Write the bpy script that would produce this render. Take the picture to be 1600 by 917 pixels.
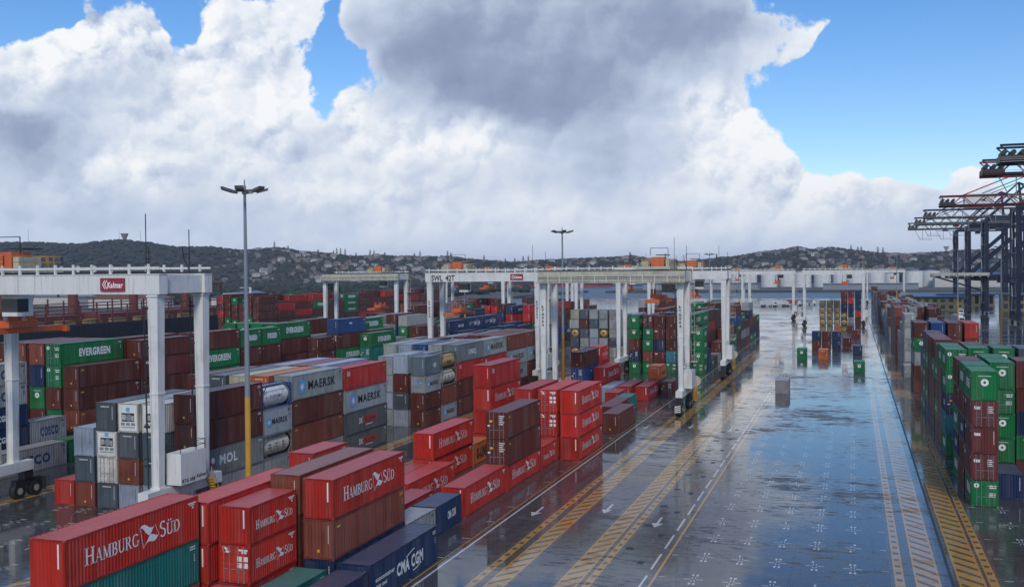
import bpy, math, random
import numpy as np
from mathutils import Vector, Matrix

# ------------------------------------------------------------------ scene, camera
for o in list(bpy.data.objects):
    bpy.data.objects.remove(o)
SC = bpy.context.scene
COL = SC.collection
rnd = random.Random(11)
CAM_H = 23.35
HAZE = 0.00007
FOCAL = 1588.5                      # in pixels of a 1600 wide picture
FWD = Vector((-0.31786, 0.94793, -0.01963)).normalized()
RGT = Vector((0.94813, 0.31775, -0.00871)).normalized()
UPV = RGT.cross(FWD).normalized()
RGT = FWD.cross(UPV).normalized()
cam_d = bpy.data.cameras.new('camera')
cam = bpy.data.objects.new('camera', cam_d)
COL.objects.link(cam)
cam.matrix_world = Matrix(((RGT.x, UPV.x, -FWD.x, 0), (RGT.y, UPV.y, -FWD.y, 0),
                           (RGT.z, UPV.z, -FWD.z, CAM_H), (0, 0, 0, 1)))
cam_d.sensor_width = 36
cam_d.lens = FOCAL / 1600 * 36
cam_d.clip_start = 0.5
cam_d.clip_end = 30000
SC.camera = cam
SC.view_settings.view_transform = 'Standard'
SC.view_settings.look = 'None'
SC.view_settings.exposure = 0.0
SC.view_settings.gamma = 1.0
SC.render.resolution_x = 1024
SC.render.resolution_y = 586
SC.render.engine = 'CYCLES'
SC.cycles.max_bounces = 6
SC.cycles.diffuse_bounces = 3
SC.cycles.glossy_bounces = 3
SC.cycles.transparent_max_bounces = 4
SC.cycles.volume_bounces = 0
SC.cycles.caustics_reflective = False
SC.cycles.sample_clamp_indirect = 4
SC.cycles.use_denoising = True

SUN_EL, SUN_AZ = math.radians(42), math.radians(160)    # azimuth clockwise from +Y (down the lane)
sun_d = bpy.data.lights.new('sun', 'SUN')
sun_d.energy = 2.0
sun_d.angle = math.radians(12)
sun_d.color = (1.0, 0.92, 0.80)
sun = bpy.data.objects.new('sun', sun_d)
COL.objects.link(sun)
sdir = Vector((math.sin(SUN_AZ) * math.cos(SUN_EL), math.cos(SUN_AZ) * math.cos(SUN_EL), math.sin(SUN_EL)))
sun.rotation_euler = sdir.to_track_quat('Z', 'Y').to_euler()


# ------------------------------------------------------------------ node expressions
class X:
    """number-valued node socket with arithmetic"""
    def __init__(s, nt, v): s.nt, s.v = nt, v
    def _m(s, op, *a, clamp=False):
        n = s.nt.nodes.new('ShaderNodeMath'); n.operation = op; n.use_clamp = clamp
        for i, q in enumerate((s,) + a):
            if isinstance(q, X): s.nt.links.new(q.v, n.inputs[i])
            else: n.inputs[i].default_value = q
        return X(s.nt, n.outputs[0])
    def __add__(s, o): return s._m('ADD', o)
    __radd__ = __add__
    def __mul__(s, o): return s._m('MULTIPLY', o)
    __rmul__ = __mul__
    def __sub__(s, o): return s._m('SUBTRACT', o)
    def __rsub__(s, o): return (s * -1.0) + o
    def __truediv__(s, o): return s._m('DIVIDE', o)
    def mx(s, o): return s._m('MAXIMUM', o)
    def mn(s, o): return s._m('MINIMUM', o)
    def exp(s): return s._m('EXPONENT')
    def clamp(s): return s._m('ADD', 0.0, clamp=True)
    def step(s, a, b):
        n = s.nt.nodes.new('ShaderNodeMapRange'); n.interpolation_type = 'SMOOTHSTEP'
        s.nt.links.new(s.v, n.inputs['Value']); n.inputs['From Min'].default_value = a; n.inputs['From Max'].default_value = b
        return X(s.nt, n.outputs['Result'])


def lk(nt, sock, q):
    if isinstance(q, X): nt.links.new(q.v, sock)
    elif hasattr(q, 'links'): nt.links.new(q, sock)
    else: sock.default_value = q


def noise(nt, vec, scale, detail=4, rough=0.55, dist=0.0):
    n = nt.nodes.new('ShaderNodeTexNoise'); nt.links.new(vec, n.inputs['Vector'])
    n.inputs['Scale'].default_value = scale; n.inputs['Detail'].default_value = detail
    n.inputs['Roughness'].default_value = rough; n.inputs['Distortion'].default_value = dist
    return X(nt, n.outputs['Fac'])


def voro(nt, vec, scale):
    n = nt.nodes.new('ShaderNodeTexVoronoi'); n.feature = 'F1'; nt.links.new(vec, n.inputs['Vector'])
    n.inputs['Scale'].default_value = scale
    return X(nt, n.outputs['Distance'])


def mapping(nt, vec, scale=(1, 1, 1), loc=(0, 0, 0), rot=(0, 0, 0)):
    n = nt.nodes.new('ShaderNodeMapping'); nt.links.new(vec, n.inputs['Vector'])
    n.inputs['Scale'].default_value = scale; n.inputs['Location'].default_value = loc; n.inputs['Rotation'].default_value = rot
    return n.outputs[0]


def mix(nt, f, a, b, mode='MIX'):
    n = nt.nodes.new('ShaderNodeMix'); n.data_type = 'RGBA'; n.blend_type = mode
    def put(sock, q):
        if isinstance(q, X): nt.links.new(q.v, sock)
        elif isinstance(q, (tuple, list)): sock.default_value = (q[0], q[1], q[2], 1)
        elif isinstance(q, (int, float)): sock.default_value = q
        else: nt.links.new(q, sock)
    put(n.inputs[0], f); put(n.inputs[6], a); put(n.inputs[7], b)
    return n.outputs[2]


# ------------------------------------------------------------------ world: sky with clouds (angles in degrees)
world = bpy.data.worlds.new('World')
SC.world = world
world.use_nodes = True
nt = world.node_tree
nt.nodes.clear()
out = nt.nodes.new('ShaderNodeOutputWorld')
bg = nt.nodes.new('ShaderNodeBackground')
sky = nt.nodes.new('ShaderNodeTexSky')
sky.sky_type = 'NISHITA'
sky.sun_disc = False
sky.sun_elevation = SUN_EL
sky.sun_rotation = SUN_AZ
sky.altitude = 0
sky.air_density = 1.0
sky.dust_density = 0.2
sky.ozone_density = 3.0
tc = nt.nodes.new('ShaderNodeTexCoord')
dirv = tc.outputs['Generated']
sep = nt.nodes.new('ShaderNodeSeparateXYZ')
nt.links.new(dirv, sep.inputs[0])
dx, dy, dz = (X(nt, sep.outputs[i]) for i in range(3))
AZ = dx._m('ARCTAN2', dy) * 57.2958
EL = dz._m('ARCSINE') * 57.2958
# gentle domain warp so that the cloud bodies are not ellipses
w1 = noise(nt, dirv, 9, 2) - 0.5
w2 = noise(nt, mapping(nt, dirv, loc=(7.3, 1.1, 3.7)), 9, 2) - 0.5
AZw = AZ + w1 * 6.0
ELw = EL + w2 * 4.0


def blob(a, e, sa, se, rot=0.0):
    u, v = AZw - a, ELw - e
    if rot:
        c, s = math.cos(math.radians(rot)), math.sin(math.radians(rot))
        u, v = u * c + v * s, v * c - u * s
    q = (u * u) * (1.0 / (sa * sa)) + (v * v) * (1.0 / (se * se))
    return (q * -1.0).exp()


def blobsum(lst):
    t = None
    for b in lst:
        q = blob(*b[1:]) * b[0]
        t = q if t is None else t + q
    return t


def pa(px, py):
    """bearing and elevation (degrees) of a cloud feature, from the survey of the picture"""
    d = FWD + (px - 800) / FOCAL * RGT - (py - 458.5) / FOCAL * UPV
    d.normalize()
    return math.degrees(math.atan2(d.x, d.y)), math.degrees(math.asin(d.z))


def feats(lst):
    """(gain, x, y, half width, half height, tilt) in survey units -> degrees"""
    r = []
    for q in lst:
        a, e = pa(q[1], q[2]); r.append((q[0], a, e, q[3] * 0.0345, q[4] * 0.0355) + ((q[5],) if len(q) > 5 else ()))
    return r


COVER = feats([(1.5, 130, 190, 190, 110), (1.2, 150, 80, 90, 60), (1.2, 400, 60, 95, 90), (1.2, 400, 180, 110, 110), (0.9, 40, 150, 60, 60), (1.2, 560, 250, 140, 90),
               (0.7, 553, 165, 28, 34), (1.1, 720, 250, 130, 90), (1.8, 850, 60, 240, 120), (0.8, 620, 20, 90, 60), (0.7, 640, 120, 60, 50), (1.2, 1090, 50, 120, 110), (1.2, 940, 180, 200, 110),
               (1.0, 1150, 200, 60, 60), (1.2, 1180, 280, 110, 80), (1.0, 1290, 310, 100, 50), (0.9, 1380, 325, 80, 36), (0.55, 1440, 315, 30, 22),
               (0.66, 1250, 75, 22, 60, -22), (0.5, 1290, 20, 26, 16), (0.85, 1510, 290, 30, 36), (0.6, 1540, 345, 50, 24), (1.1, 700, 375, 900, 40), (1.3, 800, 420, 1300, 40), (1.0, 300, 330, 400, 60), (0.9, 930, 300, 150, 60), (0.8, 1300, 350, 300, 26),
               (-1.0, 545, 110, 60, 50), (-0.9, 500, 165, 34, 30), (-0.8, 525, 30, 20, 40), (-1.0, 10, 30, 70, 45), (-0.7, 262, 30, 26, 45), (-0.9, 1330, 130, 120, 130), (-0.5, 1500, 210, 90, 50)])
WHITE = feats([(0.22, 1190, 310, 90, 50), (0.16, 1150, 375, 160, 36), (0.12, 700, 370, 400, 36), (0.55, 90, 75, 60, 40), (0.55, 190, 60, 55, 40), (0.55, 320, 30, 45, 50), (0.5, 430, 40, 60, 50), (0.45, 300, 110, 60, 60), (0.5, 440, 150, 50, 50), (0.35, 205, 270, 60, 28), (0.35, 40, 110, 40, 40),
               (0.55, 553, 165, 26, 26), (0.30, 600, 210, 60, 40), (0.45, 715, 215, 60, 36), (0.55, 1160, 185, 50, 40), (0.5, 1225, 230, 50, 45), (0.4, 1290, 290, 70, 36), (0.35, 1120, 260, 50, 40), (0.3, 1400, 315, 60, 20),
               (0.3, 1260, 60, 30, 50), (0.35, 1510, 280, 30, 26), (0.25, 340, 220, 120, 50), (0.22, 560, 300, 160, 30)])
DARK = feats([(0.22, 1110, 30, 110, 70), (0.34, 820, 40, 260, 100), (0.30, 660, 70, 110, 70), (0.20, 1080, 90, 130, 90), (0.24, 760, 120, 150, 50), (0.32, 900, 160, 170, 60), (0.18, 960, 240, 130, 50), (0.28, 60, 200, 110, 40), (0.16, 130, 250, 120, 30), (0.14, 300, 340, 300, 26), (0.16, 850, 300, 160, 40), (0.2, 380, 120, 30, 40), (0.12, 480, 230, 40, 40)])
wide = noise(nt, mapping(nt, dirv, scale=(1, 1, 1.8)), 2.6, 4, 0.5)
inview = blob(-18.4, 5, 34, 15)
generic = (wide - 0.47) * 2.6 + 0.45
cov0 = generic * (1.0 - inview.clamp()) + (blobsum(COVER) - 0.42)
wn = nt.nodes.new('ShaderNodeTexNoise'); nt.links.new(dirv, wn.inputs['Vector']); wn.inputs['Scale'].default_value = 22; wn.inputs['Detail'].default_value = 5; wn.inputs['Roughness'].default_value = 0.62
wv = nt.nodes.new('ShaderNodeVectorMath'); wv.operation = 'MULTIPLY_ADD'
nt.links.new(wn.outputs['Color'], wv.inputs[0]); wv.inputs[1].default_value = (0.055, 0.055, 0.055); nt.links.new(dirv, wv.inputs[2])
dw = wv.outputs[0]
fb = noise(nt, mapping(nt, dirv, scale=(1, 1, 1.2)), 15, 10, 0.66)
bil = voro(nt, dw, 17)
bil2 = voro(nt, mapping(nt, dw, loc=(3.1, 2.2, 0.4)), 44)
tex = (fb - 0.5) * 1.2 + (0.33 - bil) * 0.60 + (0.33 - bil2) * 0.34
dens = cov0 + tex * 1.15
cover = dens.step(0.0, 0.20 ) * 1.0
# relief: brighter towards the sun side of every billow
sh = (-0.008, -0.005, 0.013)
fb2 = noise(nt, mapping(nt, dirv, scale=(1, 1, 1.2), loc=sh), 15, 8, 0.66)
bilb = voro(nt, mapping(nt, dw, loc=sh), 17)
bil2b = voro(nt, mapping(nt, dw, loc=(3.1 - .004, 2.2 - .0025, 0.4 + .0065)), 44)
relief = (fb - fb2) * 0.9 + (bilb - bil) * 0.75 + (bil2b - bil2) * 0.50
wsum = blobsum(WHITE)
crisp = 0.20 + wsum * 1.8
soft = noise(nt, mapping(nt, dirv, scale=(1, 1, 2.6)), 6, 5, 0.5)
bright = 0.71 + wsum * 0.56 - blobsum(DARK) * 0.74 + relief * crisp + (fb - 0.5) * 0.60 * crisp + (soft - 0.5) * 0.36 - (1.0 - inview.clamp()) * 0.24  # last term darkens the unseen cloud, added to lower fill light on the yard
edge = dens.step(0.62, 0.05) * 0.16
bright = (bright + edge).clamp()
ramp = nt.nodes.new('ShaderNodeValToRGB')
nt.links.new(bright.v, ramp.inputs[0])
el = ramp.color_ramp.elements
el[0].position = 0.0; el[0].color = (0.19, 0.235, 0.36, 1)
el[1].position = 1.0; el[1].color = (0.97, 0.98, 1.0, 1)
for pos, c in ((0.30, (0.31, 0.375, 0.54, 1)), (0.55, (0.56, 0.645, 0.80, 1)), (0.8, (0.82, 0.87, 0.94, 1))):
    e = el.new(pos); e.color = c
SKY_K = 0.14
hs = nt.nodes.new('ShaderNodeHueSaturation'); hs.inputs['Hue'].default_value = 0.508; hs.inputs['Saturation'].default_value = 1.30; hs.inputs['Value'].default_value = 1.0
nt.links.new(sky.outputs[0], hs.inputs['Color'])
# clouds are brought to the same radiance unit as the sky before the Background strength
cl = nt.nodes.new('ShaderNodeVectorMath'); cl.operation = 'SCALE'
nt.links.new(ramp.outputs[0], cl.inputs[0]); cl.inputs['Scale'].default_value = 1.0 / SKY_K
horizon_haze = EL.step(5.0, 0.3) * 0.7
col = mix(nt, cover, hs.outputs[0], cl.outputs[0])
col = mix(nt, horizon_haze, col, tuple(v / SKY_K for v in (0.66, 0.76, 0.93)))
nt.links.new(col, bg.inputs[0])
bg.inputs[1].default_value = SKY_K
nt.links.new(bg.outputs[0], out.inputs[0])


# ------------------------------------------------------------------ materials
def material(name):
    m = bpy.data.materials.new(name); m.use_nodes = True
    n = m.node_tree
    return m, n, n.nodes['Principled BSDF']


def geo_pos(n):
    g = n.nodes.new('ShaderNodeNewGeometry'); return g.outputs['Position']


def obj_vec(n):
    t = n.nodes.new('ShaderNodeTexCoord'); oi = n.nodes.new('ShaderNodeObjectInfo')
    a = n.nodes.new('ShaderNodeVectorMath'); a.operation = 'MULTIPLY_ADD'
    c = n.nodes.new('ShaderNodeCombineXYZ')
    for i in range(3): n.links.new(oi.outputs['Random'], c.inputs[i])
    n.links.new(c.outputs[0], a.inputs[0]); a.inputs[1].default_value = (91.0, 57.0, 33.0)
    n.links.new(t.outputs['Object'], a.inputs[2])
    return a.outputs[0], oi


def paint(name, color=None, rough=0.42, wear=0.5, rust=0.25, fade=None, spec=0.5, attr=None):
    """weathered steel paint; colour None = the object's own colour"""
    m, n, b = material(name)
    v, oi = obj_vec(n)
    if attr:
        at = n.nodes.new('ShaderNodeVertexColor'); at.layer_name = attr; base = at.outputs[0]; v = geo_pos(n)
    elif color is None: base = oi.outputs['Color']
    else: base = (*color, 1)
    big = noise(n, v, 0.35, 3)
    streak = noise(n, mapping(n, v, scale=(3.2, 3.2, 0.16)), 1.6, 5, 0.65)
    panel = noise(n, mapping(n, v, scale=(0.9, 0.9, 0.05)), 1.0, 2)
    fine = noise(n, v, 6.0, 5, 0.7)
    bc = base if not isinstance(base, tuple) else base[:3]
    c = mix(n, (panel - 0.42).clamp() * 0.55 * wear, bc, (0.30, 0.27, 0.25))
    c = mix(n, (0.52 - big).clamp() * 1.5 * wear, c, (0.020, 0.016, 0.014))
    c = mix(n, streak.step(0.50, 0.74) * (0.62 * wear), c, (0.030, 0.021, 0.016))
    if fade: c = mix(n, fade[0], c, fade[1])
    r = (fine * 0.6 + streak * 0.4).step(0.60, 0.68) * rust
    c = mix(n, r, c, (0.12, 0.045, 0.02))
    n.links.new(c, b.inputs['Base Color'])
    lk(n, b.inputs['Roughness'], (fine - 0.5) * 0.35 + rough)
    b.inputs['Specular IOR Level'].default_value = spec
    bp = n.nodes.new('ShaderNodeBump'); bp.inputs['Strength'].default_value = 0.12; bp.inputs['Distance'].default_value = 0.02
    dent = noise(n, v, 1.1, 2)
    n.links.new((fine * 0.25 + dent * 1.6).v, bp.inputs['Height']); n.links.new(bp.outputs[0], b.inputs['Normal'])
    return m


M = {}
M['shell'] = paint('container_paint', None, 0.50, 1.0, 0.85, spec=0.22)
M['roof'] = paint('wet_roof_paint', None, 0.36, 0.5, 0.45, fade=(0.09, (0.50, 0.40, 0.38)))
M['frame'] = paint('frame_paint', None, 0.45, 0.8, 0.9)
M['far'] = paint('far_container_paint', None, 0.50, 0.7, 0.5, spec=0.22, attr='Col')
M['white'] = paint('white_crane_paint', (0.70, 0.71, 0.69), 0.45, 0.55, 0.55, spec=0.3)
M['cream'] = paint('weathered_cream_paint', (0.47, 0.46, 0.37), 0.5, 0.9, 0.8, spec=0.3)
M['navy'] = paint('navy_crane_paint', (0.008, 0.015, 0.038), 0.5, 0.4, 0.5, spec=0.2)
M['red'] = paint('red_steel_paint', (0.34, 0.03, 0.03), 0.45, 0.4, 0.3)
M['orange'] = paint('orange_machine_paint', (0.58, 0.115, 0.030), 0.45, 0.6, 0.5)
M['yellow'] = paint('yellow_paint', (0.56, 0.30, 0.035), 0.45, 0.5, 0.35)
M['grey'] = paint('grey_galvanised', (0.20, 0.24, 0.28), 0.42, 0.3, 0.15)
M['dark'] = paint('dark_machine', (0.018, 0.019, 0.021), 0.5, 0.3, 0.3)
M['rubber'] = paint('tyre_rubber', (0.012, 0.012, 0.013), 0.65, 0.3, 0.0)
M['glass'] = paint('cab_glass', (0.02, 0.03, 0.035), 0.08, 0.0, 0.0)
M['tank'] = paint('tank_cream_paint', (0.60, 0.56, 0.42), 0.35, 0.7, 0.4)
M['ochre'] = paint('ochre_tank_paint', (0.50, 0.33, 0.10), 0.4, 0.8, 0.4)
M['signred'] = paint('sign_red', (0.30, 0.02, 0.05), 0.4, 0.2, 0.0)
M['inkwhite'] = paint('white_lettering', (0.82, 0.82, 0.80), 0.45, 0.4, 0.22)
M['inkblack'] = paint('black_lettering', (0.012, 0.012, 0.016), 0.45, 0.2, 0.0)
M['inkblue'] = paint('blue_lettering', (0.02, 0.05, 0.16), 0.45, 0.2, 0.0)
M['skyblue'] = paint('light_blue_panel', (0.12, 0.37, 0.66), 0.45, 0.2, 0.0)
M['inkred'] = paint('red_panel', (0.42, 0.045, 0.03), 0.45, 0.2, 0.0)
M['inkyellow'] = paint('yellow_plate', (0.70, 0.45, 0.03), 0.45, 0.2, 0.0)
M['hull'] = paint('ship_hull_paint', (0.02, 0.022, 0.026), 0.5, 0.5, 0.5)
M['deck'] = paint('ship_deck_red', (0.14, 0.03, 0.024), 0.6, 0.6, 0.5)
M['cream_wall'] = paint('cream_render', (0.32, 0.26, 0.13), 0.8, 0.4, 0.0)
M['white_wall'] = paint('white_render', (0.52, 0.50, 0.46), 0.8, 0.4, 0.0)
M['blue_roof'] = paint('blue_sheet_roof', (0.05, 0.13, 0.26), 0.4, 0.3, 0.1)
M['grey_roof'] = paint('grey_sheet_roof', (0.22, 0.25, 0.28), 0.45, 0.4, 0.1)
M['tile_roof'] = paint('tiled_roof', (0.22, 0.08, 0.05), 0.7, 0.4, 0.0)
M['concrete'] = paint('concrete_quay', (0.24, 0.23, 0.21), 0.8, 0.6, 0.1)
M['floodlamp'] = paint('lamp_housing', (0.10, 0.11, 0.12), 0.35, 0.2, 0.0)
M['bark'] = paint('bark', (0.06, 0.045, 0.035), 0.9, 0.3, 0.0)


def wet_nodes(n, b, base, dry_rough=0.42):
    """film of rain water with ragged drying patches over the colour 'base'"""
    v = geo_pos(n)
    a = noise(n, mapping(n, v, scale=(0.06, 0.05, 1)), 1.0, 4, 0.6)
    s = noise(n, mapping(n, v, scale=(0.16, 0.40, 1), rot=(0, 0, math.radians(10))), 1.0, 6, 0.68, 0.5)
    f = noise(n, mapping(n, v, scale=(0.55, 1.7, 1), rot=(0, 0, math.radians(6))), 1.0, 5, 0.7)
    k = a * 0.36 + s * 0.34 + f * 0.30
    thin = f.step(0.455, 0.40) * (a * 0.6 + s * 0.4).step(0.58, 0.44)
    dry = (k.step(0.470, 0.425) * (f.step(0.30, 0.62) * 0.6 + 0.4)).mx(thin * 0.85)                       # ragged islands where the film has gone
    damp = k.step(0.57, 0.47)
    c = mix(n, dry, mix(n, 0.15, base, (0.030, 0.029, 0.028)), mix(n, 0.4, base, (0.058, 0.052, 0.046)))
    n.links.new(c, b.inputs['Base Color'])
    rough = damp * 0.10 + 0.02 + dry * dry_rough
    n.links.new(rough.v, b.inputs['Roughness'])
    b.inputs['IOR'].default_value = 1.52
    b.inputs['Specular IOR Level'].default_value = 0.5
    lk(n, b.inputs['Specular IOR Level'], 0.5 - dry * 0.28)
    rip = noise(n, mapping(n, v, scale=(0.35, 1.1, 1)), 1.3, 4, 0.6)
    grit = noise(n, v, 8, 3, 0.6)
    h = rip * 0.45 + grit * damp * 0.22
    bp = n.nodes.new('ShaderNodeBump'); bp.inputs['Strength'].default_value = 0.10; bp.inputs['Distance'].default_value = 0.05
    n.links.new(h.v, bp.inputs['Height']); n.links.new(bp.outputs[0], b.inputs['Normal'])
    return dry


def ground_material():
    m, n, b = material('wet_asphalt')
    v = geo_pos(n)
    g = noise(n, v, 2.2, 6, 0.7)
    big = noise(n, v, 0.06, 4)
    stain = noise(n, mapping(n, v, scale=(0.25, 0.05, 1)), 1.0, 5, 0.6)
    c = mix(n, g, (0.046, 0.047, 0.048), (0.095, 0.094, 0.092))
    c = mix(n, big.step(0.4, 0.65) * 0.5, c, (0.058, 0.052, 0.047))
    c = mix(n, stain.step(0.52, 0.70) * 0.6, c, (0.030, 0.027, 0.025))
    tyre = noise(n, mapping(n, v, scale=(1.5, 0.015, 1)), 1.0, 3, 0.6) * 0.75 + noise(n, v, 0.12, 2) * 0.25
    c = mix(n, tyre.step(0.54, 0.66) * 0.55, c, (0.026, 0.025, 0.024))
    spot = noise(n, v, 0.7, 3, 0.5)
    c = mix(n, spot.step(0.66, 0.74) * 0.7, c, (0.016, 0.015, 0.014))
    wet_nodes(n, b, c)
    return m


def marking_material(name, col, worn=0.5):
    m, n, b = material(name)
    v = geo_pos(n)
    w = (noise(n, v, 1.4, 6, 0.7) * 0.6 + noise(n, mapping(n, v, scale=(1, 0.12, 1)), 0.5, 4) * 0.4).step(0.62 - 0.2 * worn, 0.70)
    c = mix(n, w * 0.8, col, (0.045, 0.043, 0.042))
    wet_nodes(n, b, c)
    return m


M['ground'] = ground_material()
M['mk_white'] = marking_material('road_paint_white', (0.60, 0.61, 0.60), 0.35)
M['mk_yellow'] = marking_material('road_paint_ochre', (0.50, 0.275, 0.06), 0.25)
M['mk_runway'] = marking_material('concrete_runway', (0.105, 0.092, 0.075), 0.6)


def plain_ground(name, c1, c2, scale, rough=0.9):
    m, n, b = material(name)
    v = geo_pos(n)
    n.links.new(mix(n, noise(n, v, scale, 6, 0.65).step(0.35, 0.65), c1, c2), b.inputs['Base Color'])
    b.inputs['Roughness'].default_value = rough
    return m


M['land'] = plain_ground('distant_land', (0.05, 0.05, 0.045), (0.10, 0.10, 0.09), 0.02)
M['hill'] = plain_ground('hill_scrub', (0.012, 0.018, 0.010), (0.034, 0.038, 0.022), 0.012)
M['canopy'] = plain_ground('tree_canopy', (0.007, 0.012, 0.007), (0.030, 0.037, 0.020), 0.05)
M['house_wall'] = paint('house_wall', (0.22, 0.205, 0.18), 0.8, 0.5, 0.0)
M['house_roof'] = paint('house_roof', (0.13, 0.075, 0.06), 0.8, 0.5, 0.0)
M['house_grey'] = paint('house_grey', (0.17, 0.17, 0.17), 0.8, 0.5, 0.0)
M['pine'] = plain_ground('pine_needles', (0.012, 0.020, 0.014), (0.03, 0.04, 0.025), 0.3)
mw, nw, bw = material('harbour_water')
bw.inputs['Base Color'].default_value = (0.05, 0.10, 0.15, 1)
bw.inputs['Roughness'].default_value = 0.42
bw.inputs['Specular IOR Level'].default_value = 0.22
bpn = nw.nodes.new('ShaderNodeBump'); bpn.inputs['Strength'].default_value = 0.5; bpn.inputs['Distance'].default_value = 0.4
nw.links.new(noise(nw, geo_pos(nw), 0.25, 5, 0.6).v, bpn.inputs['Height']); nw.links.new(bpn.outputs[0], bw.inputs['Normal'])
M['water'] = mw


# ------------------------------------------------------------------ mesh helpers
class MB:
    def __init__(s): s.v, s.f, s.c = [], [], []
    def quad(s, a, b, c, d):
        i = len(s.v); s.v += [tuple(a), tuple(b), tuple(c), tuple(d)]; s.f.append((i, i + 1, i + 2, i + 3))
    def poly(s, pts):
        i = len(s.v); s.v += [tuple(p) for p in pts]; s.f.append(tuple(range(i, i + len(pts))))
    def box(s, x0, x1, y0, y1, z0, z1):
        s.hexa([(x0, y0, z0), (x1, y0, z0), (x1, y1, z0), (x0, y1, z0), (x0, y0, z1), (x1, y0, z1), (x1, y1, z1), (x0, y1, z1)])
    def hexa(s, p):
        i = len(s.v); s.v += [tuple(q) for q in p]
        s.f += [tuple(i + k for k in q) for q in ((3, 2, 1, 0), (4, 5, 6, 7), (0, 1, 5, 4), (1, 2, 6, 5), (2, 3, 7, 6), (3, 0, 4, 7))]
    def bar(s, a, b, w, h=None):
        h = h or w
        a, b = Vector(a), Vector(b); d = (b - a).normalized()
        up = Vector((0, 0, 1)) if abs(d.z) < 0.95 else Vector((0, 1, 0))
        r = d.cross(up).normalized() * (w / 2); u = r.cross(d).normalized() * (h / 2)
        s.hexa([a - r - u, a + r - u, b + r - u, b - r - u, a - r + u, a + r + u, b + r + u, b - r + u])
    def taper(s, a, b, wa, wb, da=None, db=None):
        """upright tapered box from point a (bottom) to b (top); w along x, d along y"""
        da = da or wa; db = db or wb
        p = []
        for q, w, d in ((a, wa, da), (b, wb, db)):
            for sx, sy in ((-1, -1), (1, -1), (1, 1), (-1, 1)): p.append((q[0] + sx * w / 2, q[1] + sy * d / 2, q[2]))
        s.hexa(p)
    def tube(s, a, b, ra, rb=None, n=8, caps=True):
        rb = ra if rb is None else rb
        a, b = Vector(a), Vector(b); d = (b - a).normalized()
        up = Vector((0, 0, 1)) if abs(d.z) < 0.95 else Vector((0, 1, 0))
        r = d.cross(up).normalized(); u = r.cross(d).normalized()
        i = len(s.v)
        for k in range(n):
            t = 2 * math.pi * k / n; o = r * math.cos(t) + u * math.sin(t)
            s.v.append(tuple(a + o * ra)); s.v.append(tuple(b + o * rb))
        for k in range(n):
            k2 = (k + 1) % n
            s.f.append((i + 2 * k, i + 2 * k2, i + 2 * k2 + 1, i + 2 * k + 1))
        if caps:
            s.f.append(tuple(i + 2 * k for k in reversed(range(n)))); s.f.append(tuple(i + 2 * k + 1 for k in range(n)))
    def dome(s, c, axis, r, depth, n=12, m=3):
        c = Vector(c); d = Vector(axis).normalized()
        up = Vector((0, 0, 1)) if abs(d.z) < 0.95 else Vector((0, 1, 0))
        rr = d.cross(up).normalized(); u = rr.cross(d).normalized(); i = len(s.v)
        for j in range(m):
            t = j / m * math.pi / 2
            for k in range(n):
                q = 2 * math.pi * k / n
                s.v.append(tuple(c + (rr * math.cos(q) + u * math.sin(q)) * r * math.cos(t) + d * depth * math.sin(t)))
        s.v.append(tuple(c + d * depth)); top = len(s.v) - 1
        for j in range(m - 1):
            for k in range(n):
                k2 = (k + 1) % n; s.f.append((i + j * n + k, i + j * n + k2, i + (j + 1) * n + k2, i + (j + 1) * n + k))
        for k in range(n): s.f.append((i + (m - 1) * n + k, i + (m - 1) * n + (k + 1) % n, top))
    def mesh(s, name):
        me = bpy.data.meshes.new(name); me.from_pydata(s.v, [], s.f); me.validate(); me.update(); return me


def obj(name, me, mat=None, parent=None, loc=(0, 0, 0), rotz=0.0, color=None, mods=None):
    if isinstance(me, MB): me = me.mesh(name)
    if mat is not None and not me.materials: me.materials.append(mat)
    o = bpy.data.objects.new(name, me); COL.objects.link(o)
    o.location = loc; o.rotation_euler = (0, 0, rotz)
    if parent is not None: o.parent = parent
    if color is not None: o.color = (*color, 1)
    return o


def tag(o, label, cat, group=None, kind=None):
    o['label'] = label; o['category'] = cat
    if group: o['group'] = group
    if kind: o['kind'] = kind
    return o


def thing(name, label, cat, loc=(0, 0, 0), rotz=0.0, group=None):
    o = bpy.data.objects.new(name, None); COL.objects.link(o)
    o.location = loc; o.rotation_euler = (0, 0, rotz); o.empty_display_size = 0.5
    return tag(o, label, cat, group)


def struct(name, mb, mat, label=None, kind='structure'):
    o = obj(name, mb, mat); o['kind'] = kind
    if label: o['label'] = label
    return o


def copy_tree(o, parent=None):
    c = o.copy(); COL.objects.link(c)
    if parent is not None: c.parent = parent
    for ch in list(o.children): copy_tree(ch, c)
    return c


# ------------------------------------------------------------------ ground, water, markings
SEA = -2.6
mb = MB(); mb.quad((-9000, -400, SEA - 3), (9000, -400, SEA - 3), (9000, 14000, SEA - 3), (-9000, 14000, SEA - 3))
struct('ground', mb, M['land'])
mb = MB(); mb.quad((-6000, -350, SEA), (6000, -350, SEA), (6000, 2050, SEA), (-6000, 2050, SEA))
struct('harbour_water', mb, M['water'])
mb = MB(); mb.box(-234, 120, -120, 900, SEA - 2, 0)
struct('yard_ground', mb, M['ground'])
mb = MB(); mb.box(-5000, 5000, 1900, 3800, SEA - 2, 0.6)
struct('far_shore', mb, M['land'])
mb = MB(); mb.box(-300, 400, 1270, 1896, SEA - 2, 0.0)
struct('far_quay', mb, M['land'])
mb = MB(); mb.box(-2600, -330, 560, 1300, SEA - 2, 0.0)
struct('opposite_quay', mb, M['land'])

Z1, Z2 = 0.004, 0.008


def strip(mb, x0, x1, y0, y1, z): mb.quad((x0, y0, z), (x1, y0, z), (x1, y1, z), (x0, y1, z))


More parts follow.
